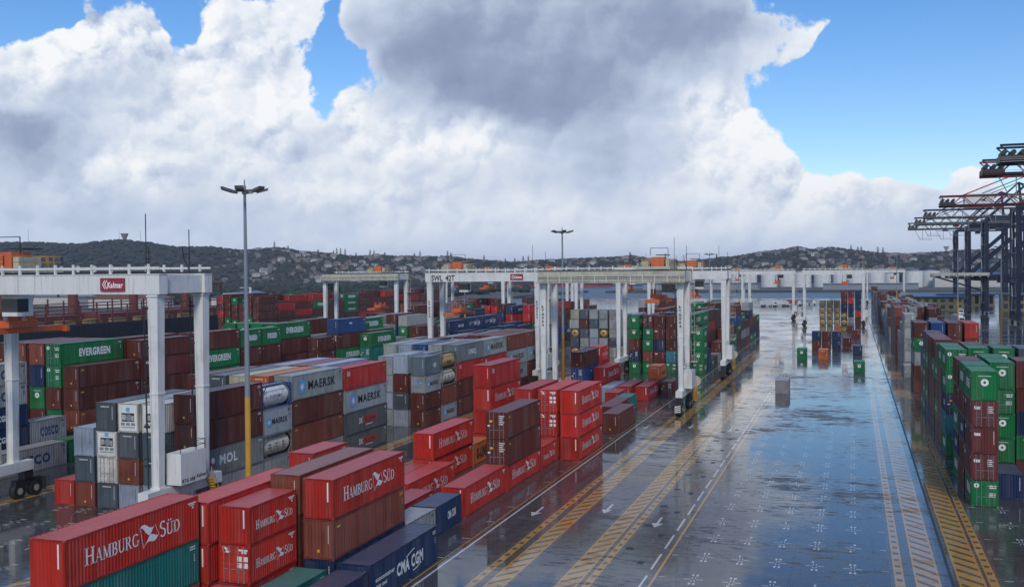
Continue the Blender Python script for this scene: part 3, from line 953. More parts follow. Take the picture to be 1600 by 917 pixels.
stack('A', 4, A[4], 46.2, 40, 'rd:s'); stack('A', 4, A[4], 58.7, 20, 'rd:s hs:ds hs:s'); stack('A', 4, A[4], 65.3, 40, 'mr mr br'); stack('A', 4, A[4], 78.0, 40, 'rd:s')
stack('A', 4, A[4], 122.3, 40, 'rd rd rd'); stack('A', 4, A[4], 172.2, 20, 'rd:s'); stack('A', 4, A[4], 182.0, 40, 'rd:s')
stack('A', 3, -43.95, 45.3, 40, 'br tl hs'); stack('A', 3, A[3], 58.0, 40, 'hs:s hs:s hs'); stack('A', 3, A[3], 90.5, 40, 'hs'); stack('A', 3, A[3], 179.0, 40, 'lv:s')
stack('A', 2, A[2], 76.8, 20, 'rd:s rd:s rd'); stack('A', 2, A[2], 90.4, 40, 'rd:s'); stack('A', 2, A[2], 103.0, 40, 'hs hs'); stack('A', 2, A[2], 115.4, 20, 'hj:s')
stack('A', 2, A[2], 121.9, 40, 'rd rd hs cr'); stack('A', 2, A[2], 186.0, 40, 'rd:s hs')
stack('A', 1, A[1], 181.5, 40, 'nv bl:d mr'); stack('A', 1, A[1], 195.5, 20, 'rd hs hs')
# ---- far part of the centre yard
front = ['ev:s nv:ds mr:s ev:s ev', 'ev:s br:s ev:s ev:s mr:d', 'mr:s tx:s nv:s tx:s mr', 'ev:ds cy:s mr:s mr:s mr', 'ev:s mr:s ev:s ev:s ev', 'ev:ds ev:s ev:s ev:s']
for r in range(1, 7): stack('A', r, A[r], 233.0, 20, front[r - 1])
side6 = ['nv:s nv:s', 'ev:s', 'mr:s', 'gy:s', 'mr:s mr:s', 'ev:s ev:s mr:s', 'ev:ds ev:s mr:s', 'mr:s mr:s ev:s bl:s mr', 'mr:s gy:s mr:s ev:s', 'br:s gy:s mr:s', 'ev:s mr:s br:s nv:s gy:s', 'ev:s nv:s mr:s', 'nv:s mr:s ev:s']
yy = 239.5
for k, sp in enumerate(side6):
    stack('A', 6, A[6], yy, 20 if k < 4 else 40, sp); yy += 6.35 if k < 4 else 12.75
side5 = ['mr:s mr:s mr:s mr:s ev', 'mr:s mr:s mr:s ev:s ev', 'mr:s mr:s mr:s rd:s mr', 'br:s mr:s mr:s mr:s mr:s', 'ev:s ev:s rd:s ev:s', 'mr:s ev:s rd:s ev', 'mr:s mr:s ev:s ev:s ev', 'mr:s gy:s nv:s mr:s mr', 'nv:s mr:s br:s mr:s', 'mr:s ev:s mr:s gy:s']
for k, sp in enumerate(side5): stack('A', 5, A[5], 239.6 + 12.75 * k, 40, sp)
PAL = {'A': 'mr mr mr ev ev br tx nv gy', 'W': 'nv nv cm mr ev mr br bl rd', 'V': 'mr mr rd br ev gy nv rd cs', 'D': 'gy gy gy mr mr br ev dg rd', 'B': 'mr mr ev br nv gy'}


def fill(block, row, X0, y0, y1, lo, hi, pal, size=40, skip=0.0):
    pal = pal.split(); y = y0
    while y + size * .3 < y1:
        if rnd.random() >= skip: stack(block, row, X0, y, size, [rnd.choice(pal) + rnd.choice(('', ':s', ':s')) for _ in range(rnd.randint(lo, hi))])
        y += 12.8 if size == 40 else 6.4


for r in range(1, 5): fill('A', r, A[r], 239.6, 372, 4, 5, 'ev ev mr mr br ev mr')
# ---- left yard (block B) under the near white gantry
B = dict(zip((1, 2, 3, 4, 5, 6), (-78.1, -75.3, -72.55, -69.8, -67.05, -64.15)))
stack('B', 1, B[1], 84.0, 20, 'rd:s'); stack('B', 2, B[2], 83.8, 40, 'br:s dg:s lv'); stack('B', 3, B[3], 83.8, 40, 'dg:s rf:ds rf:s dg'); stack('B', 4, B[4], 83.7, 40, 'lv:s br:s dg:s rf')
stack('B', 5, B[5], 83.9, 40, 'lv:s dg:s dg:s rf'); stack('B', 6, B[6], 85.0, 40, 'op mo mr mr')
stack('B', 6, B[6], 97.25, 20, 'gy tk mk sn'); stack('B', 6, B[6], 103.6, 40, 'gy br mr mk'); stack('B', 6, B[6], 116.5, 40, 'ok:s ok mk cr')
for r, sp in ((5, 'mr mr gy or'), (4, 'gy mr gy cl'), (3, 'mr gy gy dg'), (2, 'mr br gy mr')): stack('B', r, B[r], 103.4 - (6 - r) * .25, 40, sp)
for r, sp in ((5, 'mr mr gy lv'), (4, 'gy mr mr br'), (3, 'mr gy mr lv'), (2, 'mr br mr mr:s')): stack('B', r, B[r], 116.4, 40, sp)
for r in (5, 4, 3, 2): stack('B', r, B[r], 97.0, 20, 'mr:s gy:s mr:s')
stack('B', 6, B[6], 142.2, 20, 'mr:s mr:s mk:ds ny'); stack('B', 5, B[5], 142.2, 20, 'lv:s dg:s mr lv'); stack('B', 4, B[4], 142.6, 20, 'gy:s lv:s gy:s gy'); stack('B', 3, B[3], 142.2, 20, 'mr:s gy:s br:s')
stack('B', 6, B[6], 149.0, 20, 'mk:s br tk ty'); stack('B', 5, B[5], 148.8, 20, 'mr:s gy:s mr:s lv'); stack('B', 4, B[4], 149.2, 20, 'mr:s gy:s gy:s gy')
stack('B', 6, B[6], 155.8, 40, 'mr mr cr un'); stack('B', 5, B[5], 155.8, 40, 'mr mr gy gy'); stack('B', 4, B[4], 155.8, 40, 'gy mr gy bl'); stack('B', 3, B[3], 155.9, 40, 'mr gy gy lv'); stack('B', 2, B[2], 155.8, 40, 'mr mr mr gy')
stack('B', 6, B[6], 168.3, 40, 'mr mr cr mk'); stack('B', 5, B[5], 168.3, 40, 'mr mr:s mr gy:s'); stack('B', 4, B[4], 168.3, 40, 'mr mr:s gy lv:s'); stack('B', 3, B[3], 168.3, 40, 'gy mr:s gy lv:s'); stack('B', 2, B[2], 168.3, 40, 'mr mr gy mr:s')
stack('B', 6, B[6], 181.0, 40, 'mr mk mk br'); stack('B', 5, B[5], 181.0, 40, 'mr mr mr tx'); stack('B', 4, B[4], 181.0, 40, 'mr mr mr tx'); stack('B', 3, B[3], 181.0, 40, 'mr mr mr tx:s'); stack('B', 2, B[2], 181.0, 40, 'mr gy mr gy:s')
stack('B', 6, B[6], 193.7, 40, 'mr mr mk br'); stack('B', 5, B[5], 193.7, 40, 'mr mr mr mr'); stack('B', 4, B[4], 193.7, 40, 'mr mr mr mr'); stack('B', 3, B[3], 193.7, 40, 'mr mr mr gy:s')
# grey and tank stacks beyond the second gantry
for r, sp in ((2, 'ty:s dg:s ty gy:s cl:s'), (3, 'gy:s gy:s dg:s mr:ds dg:s'), (4, 'gy:s lv:s mk:ds dg:s gy:s'), (5, 'gy:s gy:s ty gy:s mk:ds'), (6, 'gy:s dg:s gy:s gy:s gy:s')): stack('B', r, B[r], 276.0, 20, sp)
for r in range(2, 7): fill('B', r, B[r], 282.5, 330, 3, 4, 'gy dg lv gy mk')
fill('B', 6, B[6], 345, 420, 4, 5, 'mr br mr nv'); fill('B', 5, B[5], 345, 420, 3, 5, 'mr br mr nv'); fill('B', 3, B[3], 345, 420, 3, 5, PAL['B'])
# ---- far-left yard (block W)
W = dict(zip((1, 2, 3, 4, 5, 6), (-110.6, -107.7, -104.8, -101.9, -99.0, -96.1)))
stack('W', 6, W[6], 90.6, 40, 'cs'); stack('W', 6, W[6], 103.2, 40, 'ev'); stack('W', 5, W[5], 87.4, 40, 'nv:s nv:s nv:s cs:s cs:s'); stack('W', 5, W[5], 100.0, 20, 'gy:s cs')
stack('W', 5, W[5], 108.4, 40, 'mr br mr mr'); stack('W', 4, W[4], 108.4, 40, 'mr ev mr ev:d ev:d'); stack('W', 3, W[3], 108.6, 40, 'ev mr ev nv br'); stack('W', 2, W[2], 108.4, 40, 'mr mr br br br'); stack('W', 1, W[1], 108.4, 40, 'mr mr mr br mr')
stack('W', 5, W[5], 120.9, 40, 'mr br mr tx mr:s'); stack('W', 4, W[4], 121.0, 40, 'mr mr mr mr tx')
for r in (1, 2, 3): stack('W', r, W[r], 121.2, 40, ['mr', 'ev:s', 'mr:s', 'mr:s', ('cy:s', 'ev:s', 'mr:s')[r - 1]])
stack('W', 6, W[6], 134.0, 40, 'mr br'); stack('W', 5, W[5], 133.4, 40, 'mr mr ev ev mr'); stack('W', 5, W[5], 146.0, 20, 'mr mr mr:s mr ev'); stack('W', 5, W[5], 152.3, 20, 'mr mr mr:s mr ev')
for r in (1, 2, 3, 4): fill('W', r, W[r], 134, 160, 4, 4, 'mr ev cy mr br')
for r in (1, 2, 3): stack('W', r, W[r], 161.6, 20, 'mr mr mr ev:d ev:d')
stack('W', 4, W[4], 161.6, 40, 'mr mr mr mr ev'); stack('W', 5, W[5], 172.0, 20, 'mr mr mr mr:s')
stack('W', 4, W[4], 174.4, 40, 'mr gy mr cs'); stack('W', 3, W[3], 174.4, 40, 'mr mr gy cs mr'); stack('W', 5, W[5], 179.5, 40, 'mr mr ev mr:d bl'); stack('W', 6, W[6], 188.0, 40, 'mr:s mr tl:d ev'); stack('W', 5, W[5], 193.0, 40, 'mr mr rd mr')
for r in (1, 2, 3, 4): fill('W', r, W[r], 187, 240, 3, 5, 'mr ev cs gy mr bl')
fill('W', 6, W[6], 214, 236, 2, 3, 'mr br gy mr'); fill('W', 5, W[5], 214, 236, 3, 3, 'mr gy nv mr')
for r in (6, 5, 4): fill('W', r, W[r], 246, 300, 3, 3 if r == 6 else 4, 'nv cm nv cm')
for r in (1, 2, 3, 4, 5, 6): fill('W', r, W[r], 306, 390, 3, 5, PAL['W'])
V = [-146 + 2.9 * i for i in range(6)]
for i, x0 in enumerate(V):
    fill('V', i + 1, x0, 178, 262, 2, 4, 'mr mr br ev gy mr', skip=.15); fill('V', i + 1, x0, 290, 420, 3, 5, PAL['V'], skip=.1)
U = [-216 + 2.9 * i for i in range(6)]
for i, x0 in enumerate(U): fill('U', i + 1, x0, 312, 480, 5, 6, 'mr mr rd mr ev mr mr', skip=.05)
# ---- wet lane (block C)
stack('C', 2, -14.1, 199.0, 20, 'gy:s'); stack('C', 1, -14.2, 281.5, 20, 'ev:s'); stack('C', 3, -8.6, 279.0, 20, 'or:s'); stack('C', 2, -11.7, 317.0, 20, 'mr:s nv:s'); stack('C', 3, -8.8, 317.5, 20, 'mr:s mr:s')
stack('C', 4, -5.9, 318.0, 20, 'nv:s nv:s'); stack('C', 5, -3.0, 329.8, 20, 'mr:s'); stack('C', 6, 0.15, 244.0, 20, 'eg:s'); stack('C', 6, -0.05, 295.4, 20, 'nv:s'); stack('C', 6, -0.2, 372.0, 20, 'mr:s'); stack('C', 4, -6.4, 402.0, 20, 'or:s'); stack('C', 5, -2.0, 404, 20, 'mr:s')
for i in range(4): stack('C', i + 1, -13.6 + 2.95 * i, 456.0, 20, 'ty ty ty ty' if i < 3 else 'ty ty')
for i, (x0, sp) in enumerate(((-5.0, 'mr mr nv mr mr'), (-2.0, 'gy nv nv rd mr'), (1.0, 'mr rd nv nv nv'))): stack('C', i + 4, x0, 470.0, 20, sp); fill('C', i + 4, x0, 477, 530, 4, 5, 'nv mr nv rd')
# ---- right-hand yard (block D), row 1 beside the hatched runway
D = [11.06 + 2.92 * i for i in range(6)]
stack('D', 1, D[0], 109.3, 20, 'ev:ds tx:ds tx:s tx:ds ev'); stack('D', 1, D[0], 115.9, 20, 'mr:s mr:s nv:s mr:s ev'); stack('D', 1, D[0], 122.4, 20, 'ev:s nv:s ev:s mr:s mr')
stack('D', 2, D[1], 113.5, 20, 'nv:s'); stack('D', 2, D[1], 120.0, 20, 'mr:s ev:s ev:s ev:ds ev'); stack('D', 2, D[1], 126.4, 20, 'mr:s ev:s ev:s mr:s ev')
stack('D', 3, D[2], 122.4, 20, 'mr:s ev:s nv:s mr:s mr'); stack('D', 4, D[3], 122.4, 20, 'mr:s ev:s mr:s nv:s')
d1 = ['ev:s cy:s nv:ds ev:ds ev:d', 'mr:s mr:s mr:s mr:s ev', 'mr:s ev:s mr:s ev:s mr:s', 'mr:s mr:s mr:s ev:s mr', 'nv:s mr:s mr:s mr:s br']
for k, sp in enumerate(d1): stack('D', 1, D[0], 138.2 + 6.35 * k, 20, sp)
for r, sp in ((1, 'ev:s mr:s ev:s ev:s ev'), (2, 'mr:s mr:s ev:s ev:s ev'), (3, 'mr:s ev:s mr:s mr:s dg'), (4, 'ev:s ev:s mr:s mr:s')): stack('D', r + 1, D[r], 141.5, 20, sp); stack('D', r + 1, D[r], 148.0, 20, ('mr:s ev:s ev:s mr:s mr', 'mr:s mr:s ev:s mr:s mr:s', 'mr:s ev:s mr:s mr:s dg:s', 'ev:s mr:s mr:s mr:s')[r - 1])
stack('D', 1, D[0], 170.0, 20, 'nv:s ev:s mr:s ev:s mr'); stack('D', 1, D[0], 176.4, 20, 'ev:s ev:s ev:s ev:s nv'); stack('D', 1, D[0], 182.8, 20, 'ev:s mr:s ev:s bl:s')
for r in range(1, 6): stack('D', r + 1, D[r], 172.5, 20, ['mr:s', 'ev:s', 'mr:s', 'mr:ds' if r < 4 else 'ev:s']); stack('D', r + 1, D[r], 179, 20, ['mr:s', 'ev:s', 'mr:s', 'ev:s'])
for r, sp in ((0, 'mr:s mr:s gy:s ev:s mr'), (1, 'mr:s mr:s nv:s nv:s bl'), (2, 'mr:s mr:s mr:s br:s mr'), (3, 'mr:s mr:s mr:s br:s rd')): stack('D', r + 1, D[r], 207.0, 20, sp); stack('D', r + 1, D[r], 213.4, 20, sp)
stack('D', 1, D[0] - .5, 236.0, 20, 'gy:ds'); stack('D', 1, D[0], 246.0, 40, 'gy:s gy:ds gy:ds gy:ds gy:d')
for r, sp in ((1, 'mr:s mr:s mr:s mr:ds'), (2, 'mr:s mr:s mr:s mr:ds'), (3, 'mr:s mr:s mr:s mr:ds')): stack('D', r + 1, D[r] + .6, 268.0, 20, sp)
fill('D', 1, D[0], 259, 292, 3, 4, 'gy gy mr gy'); fill('D', 1, D[0], 298, 340, 5, 5, 'mr br mr'); fill('D', 1, D[0], 345, 420, 3, 5, 'gy gy mr cy gy'); fill('D', 1, D[0], 428, 690, 3, 5, 'gy mr gy mr dg')
for r in (1, 2, 3, 4, 5):
    fill('D', r + 1, D[r], 276, 330, 2, 3, 'gy wh gy mr'); fill('D', r + 1, D[r], 345, 660, 3, 4, 'gy mr gy mr mr', skip=.25)


# ------------------------------------------------------------------ which containers show, and how large
def project(P):
    d = Vector(P) - Vector((0, 0, CAM_H)); w = max(d.dot(FWD), 0.3); k = FOCAL * 1024 / 1600 / w
    return 512 + d.dot(RGT) * k, 293 - d.dot(UPV) * k, 1.0 / w


def visibility():
    RW, RH = 1024, 586
    zb = np.zeros((RH, RW)); ib = np.full((RH, RW), -1, dtype=int)
    for bi, b in enumerate(BOX):
        x0, x1, y0, y1, z0, z1 = b['x'] - CW / 2, b['x'] + CW / 2, b['y'], b['y'] + b['L'], b['z'], b['z'] + b['H']
        faces = [[(x0, y0, z0), (x1, y0, z0), (x1, y0, z1), (x0, y0, z1)]]
        if z1 < CAM_H: faces.append([(x0, y0, z1), (x1, y0, z1), (x1, y1, z1), (x0, y1, z1)])
        if x1 < 0: faces.append([(x1, y0, z0), (x1, y1, z0), (x1, y1, z1), (x1, y0, z1)])
        elif x0 > 0: faces.append([(x0, y0, z0), (x0, y1, z0), (x0, y1, z1), (x0, y0, z1)])
        for f in faces:
            p = np.array([project(q) for q in f])
            u0, u1 = int(max(0, p[:, 0].min())), int(min(RW - 1, p[:, 0].max() + 1)); v0, v1 = int(max(0, p[:, 1].min())), int(min(RH - 1, p[:, 1].max() + 1))
            if u1 < u0 or v1 < v0: continue
            gx, gy = np.meshgrid(np.arange(u0, u1 + 1) + .5, np.arange(v0, v1 + 1) + .5)
            pos = np.ones(gx.shape, bool); neg = np.ones(gx.shape, bool)
            for k in range(4):
                a, c = p[k], p[(k + 1) % 4]; e = (c[0] - a[0]) * (gy - a[1]) - (c[1] - a[1]) * (gx - a[0]); pos &= e >= 0; neg &= e <= 0
            ins = pos | neg
            cf, *_ = np.linalg.lstsq(np.c_[p[:, 0], p[:, 1], np.ones(4)], p[:, 2], rcond=None)
            z = cf[0] * gx + cf[1] * gy + cf[2]
            sub = zb[v0:v1 + 1, u0:u1 + 1]; m = ins & (z > sub)
            sub[m] = z[m]; ib[v0:v1 + 1, u0:u1 + 1][m] = bi
    cnt = np.bincount(ib[ib >= 0], minlength=len(BOX))
    for b, c in zip(BOX, cnt): b['vis'] = int(c)


visibility()
order = sorted(range(len(BOX)), key=lambda i: -BOX[i]['vis'] * (4 if BOX[i]['st'] in TANKS else 1))
SINGLE = set(i for i in order[:300] if BOX[i]['vis'] >= 6)
ORD = 'nearest second third fourth fifth sixth seventh eighth ninth tenth eleventh twelfth thirteenth fourteenth fifteenth sixteenth seventeenth eighteenth nineteenth twentieth'.split()


def zone(blk, y):
    if blk == 'A': return 'centre yard' if y < 215 else 'green-fronted block'
    if blk == 'B': return 'left yard' if y < 215 else 'yellow tank-end block'
    if blk == 'W': return 'far-left yard' if y < 242 else 'distant navy block'
    if blk == 'V': return 'yard under distant gantry'
    if blk == 'U': return 'quayside block by ship'
    if blk == 'C': return 'wet lane'
    return 'right yard' if y < 200 else 'distant right yard'


def row_words(blk, row):
    if blk == 'C': return ORD[row - 1].replace('nearest', 'first') + ' column'
    k = row - 1 if blk == 'D' else 6 - row
    first = {'A': 'lane-side row', 'D': 'lane-side row', 'B': 'mast-facing row'}.get(blk, 'right-hand row')
    return [first, 'second row', 'third row', 'fourth row', 'fifth row', 'inner row'][k]


ZROW = {}
for b in BOX:
    blk, row, y = b['sid']; ZROW.setdefault((zone(blk, y), row), set()).add(y)
ZROW = {k: sorted(v) for k, v in ZROW.items()}
GROUPS = {'A': 'containers stacked in the centre yard', 'B': 'containers stacked in the left yard', 'W': 'containers stacked in the far-left yard', 'V': 'containers under the distant gantry', 'U': 'containers by the ship', 'C': 'containers standing in the wet lane', 'D': 'containers stacked in the right yard'}


def make_container(b):
    st, L, H = b['st'], b['L'], b['H']; blk, row, y0 = b['sid']; zn = zone(blk, y0)
    k = ZROW[(zn, row)].index(y0); t = b['tier']
    tier = 'sole box' if b['n'] == 1 else 'top' if t == b['n'] - 1 else ('bottom', 'second', 'third', 'fourth', 'fifth')[t]
    kind = 'tank container' if st in TANKS else 'container'
    words = ST[st][1].replace(' tank', '') + (' long' if L > 10 else ' short')
    label = f"{words} {kind}, {tier} of {ORD[k]} stack, {row_words(blk, row)}, {zn}"
    base = ST[st][0]; j = rnd.uniform(.88, 1.12); c = tuple(min(1, v * j * rnd.uniform(.95, 1.05)) for v in base)
    name = 'tank_container' if st in TANKS else 'shipping_container'
    root = thing(name, label, kind, (b['x'], b['y'], b['z']), rnd.uniform(-.003, .003), GROUPS[blk])
    if st in TANKS:
        m = tank_meshes(L, H)
        fc = (.02, .07, .25) if st == 'sn' else (.10, .10, .10) if st == 'ty' else (.22, .20, .17)
        obj('tank_frame', m['frame'], None, root, color=fc); obj('top_walkway', m['walk'], None, root)
        for nm in ('tank', 'rings'):
            me = m[nm].copy(); me.materials.clear(); me.materials.append(M[TANKS[st]]); obj(('tank_shell', 'stiffening_rings')[nm == 'rings'], me, None, root)
        d = Decal()
        def wrap(dec, r=1.12):
            for ink, (v, f) in dec.d.items():
                vv = []
                for u, w, l in v:
                    a = (w - (H * .5 + .02)) / r; vv.append(((r + .012) * math.cos(a), u, H * .5 + .02 + (r + .012) * math.sin(a)))
                me = bpy.data.meshes.new('tank_lettering'); me.from_pydata(vv, [], f); obj('tank_lettering', me, M[ink], root)
        if st == 'sn': d.text('inkblue', 'SINOCHEM', L * .48, H * .52, .34, width=2.4, bold=.02); d.add('inkblack', [(0, 0), (.22, .3), (-.22, .3)], [(0, 1, 2)], ox=.95, oy=H * .42)
        elif st == 'ty' and b['vis'] > 40: d.text('inkblack', 'HOYER', L * .52, H * .42, .45, width=2.0, bold=.04)
        elif st == 'tk':
            for q in range(3): d.rect('inkblue', L * .2 + q * 1.4, L * .2 + q * 1.4 + .5, H * .45, H * .62); d.rect('inkblack', L * .3 + q * 1.3, L * .3 + q * 1.3 + .3, H * .3, H * .34)
        wrap(d)
        if st == 'ty':
            e = Decal(); e.rect('inkblack', -.28, .28, H * .44, H * .58)
            me = bpy.data.meshes.new('end_hatch'); me.from_pydata([(u, .10, v) for u, v, l in e.d['inkblack'][0]], [], e.d['inkblack'][1]); obj('end_hatch', me, M['inkblack'], root)
        return root
    m = container_meshes(L, H)
    obj('shell', m['shell'], None, root, color=c); obj('roof', m['roof'], None, root, color=c)
    obj('frame', m['frame'], None, root, color=tuple(v * .8 for v in c))
    obj('corner_castings', m['cast'], None, root, color=c)
    if st == 'rf' and not b['door']:
        mb = MB(); hw = CW / 2
        mb.box(-hw + .16, hw - .16, .0, .05, .17, H - .12); obj('end_wall', mb, M['white'], root)
        mb = MB(); mb.box(-.75, .75, -.02, .06, 1.1, 1.95); obj('machinery_recess', mb, M['dark'], root)
        mb = MB(); mb.tube((.15, -.03, 1.5), (.15, -.06, 1.5), .36, n=16); f = obj('fan_grille', mb, M['grey'], root)
        mb = MB(); mb.box(-.65, -.2, -.10, -.02, 1.25, 1.8); mb.box(.5, .72, -.09, -.02, 1.2, 1.7); mb.box(-.8, .8, -.05, -.01, .5, .62); obj('compressor', mb, M['cream'], root)
        mb = MB()
        for q in range(3): mb.box(-.85 + q * .62, -.40 + q * .62, -.03, -.01, .72, .98)
        obj('access_panels', mb, M['grey'], root)
        mb = MB(); mb.box(-.22, .22, -.008, -.002, 2.08, 2.5); obj('emblem_panel', mb, M['skyblue'], root)
    elif b['door']:
        for s in (-1, 1):
            dd = obj('door', m['door'], None, root, color=c)
            if s > 0: dd.location = (0, 0, 0); dd.rotation_euler = (0, 0, 0); dd.scale = (-1, 1, 1)
            for xx in (-.78, -.34):
                r = obj('lock_rod', m['rod'], None, dd); r.location = (xx, 0, 0)
    else: obj('end_wall', m['near'], None, root, color=c)
    right = b['x'] < 0
    seen = set()
    for nm, me in decal_meshes(st, L, H, b['door']):
        if nm == 'side_lettering':
            if (me.vertices[0].co.x > 0) != right: continue
        if st == 'rf': continue
        obj(nm, me, None, root)
    return root


for i in range(len(BOX)):
    if i in SINGLE: make_container(BOX[i])

far = MB(); fcol = []
for i, b in enumerate(BOX):
    if i in SINGLE: continue
    c = np.array(ST[b['st']][0]) * rnd.uniform(.85, 1.15)
    if b['st'] in TANKS: c = np.array((.30, .25, .15))
    x0, x1, y0, y1, z0, z1 = b['x'] - CW / 2, b['x'] + CW / 2, b['y'], b['y'] + b['L'], b['z'], b['z'] + b['H']
    n0 = len(far.f); far.box(x0 + .03, x1 - .03, y0 + .03, y1 - .03, z0 + .05, z1 - .03)
    fcol += [c, c * .8 + np.array((.45, .40, .38)) * .2, c, c, c, c]
    for px in (x0, x1 - .14):
        for py in (y0, y1 - .14): far.box(px, px + .14, py, py + .14, z0, z1); fcol += [c * .8] * 6
    far.box(x0, x1, y0 + .005, y0 + .08, z1 - .12, z1 - .01); fcol += [c * .7] * 6
    wcol = np.array((.62, .62, .60))
    if b['st'] in ('ev', 'cm', 'mk', 'hs', 'cs'):
        xx = x1 + .004 if b['x'] < 0 else x0 - .004
        w2 = wcol if b['st'] != 'mk' and b['st'] != 'cs' else np.array((.05, .06, .1))
        a0, a1 = y0 + b['L'] * .28, y0 + b['L'] * .78
        n = 7
        for q in range(n):
            s0 = a0 + (a1 - a0) * q / n; far.quad((xx, s0, z0 + 1.0), (xx, s0 + (a1 - a0) / n * .8, z0 + 1.0), (xx, s0 + (a1 - a0) / n * .8, z0 + 1.75), (xx, s0, z0 + 1.75)); fcol.append(w2)
    if b['st'] in ('ev', 'eg'):
        far.poly([(b['x'] + .36 * math.cos(q * .785), y0 - .006, z0 + 1.7 + .36 * math.sin(q * .785)) for q in range(8)]); fcol.append(wcol)
    elif b['st'] not in TANKS:
        far.quad((x0 + 1.9, y0 - .006, z0 + 1.2), (x0 + 2.0, y0 - .006, z0 + 1.2), (x0 + 2.0, y0 - .006, z0 + 2.3), (x0 + 1.9, y0 - .006, z0 + 2.3)); fcol.append(wcol * .7)
me = far.mesh('distant_containers')
ca = me.color_attributes.new('Col', 'FLOAT_COLOR', 'CORNER')
if len(me.polygons) == len(fcol):
    arr = np.repeat(np.array([np.append(c, 1.0) for c in fcol]), [len(p.vertices) for p in me.polygons], axis=0)
    ca.data.foreach_set('color', arr.ravel())
fo = obj('distant_containers', me, M['far']); fo['kind'] = 'stuff'; fo['label'] = 'far rows of stacked shipping containers in mixed colours'; fo['category'] = 'containers'


# ------------------------------------------------------------------ rubber-tyred gantry cranes
SPAN = 23.5


def txt_obj(name, s, h, ink, parent, origin, ux, uy, width=None, bold=.03, slant=0.0):
    v, f, w = text_mesh(s, bold, slant); sx = h if width is None else width / w
    O, U_, V_ = Vector(origin), Vector(ux), Vector(uy)
    me = bpy.data.meshes.new(name); me.from_pydata([tuple(O + U_ * (p[0] * sx) + V_ * (p[1] * h)) for p in v], [], f)
    return obj(name, me, M[ink], parent)


def leg_ladder(mb, hx, hy):
    for z in range(4, 21): mb.bar((hx + .62, hy + .75, z), (hx + 1.15, hy + .75, z), .05)
    for x in (hx + .62, hx + 1.15): mb.bar((x, hy + .75, 4), (x, hy + .75, 22.5), .06)
    for z in (8, 13, 18):
        mb.box(hx + .58, hx + 1.7, hy - .6, hy + 1.5, z, z + .06)
        for a in ((hx + 1.68, hy - .55), (hx + 1.68, hy + 1.45), (hx + .7, hy + 1.45)): mb.bar((*a, z), (*a, z + 1.1), .05)
        mb.bar((hx + 1.68, hy - .55, z + 1.1), (hx + 1.68, hy + 1.45, z + 1.1), .05); mb.bar((hx + .7, hy + 1.45, z + 1.1), (hx + 1.68, hy + 1.45, z + 1.1), .05)


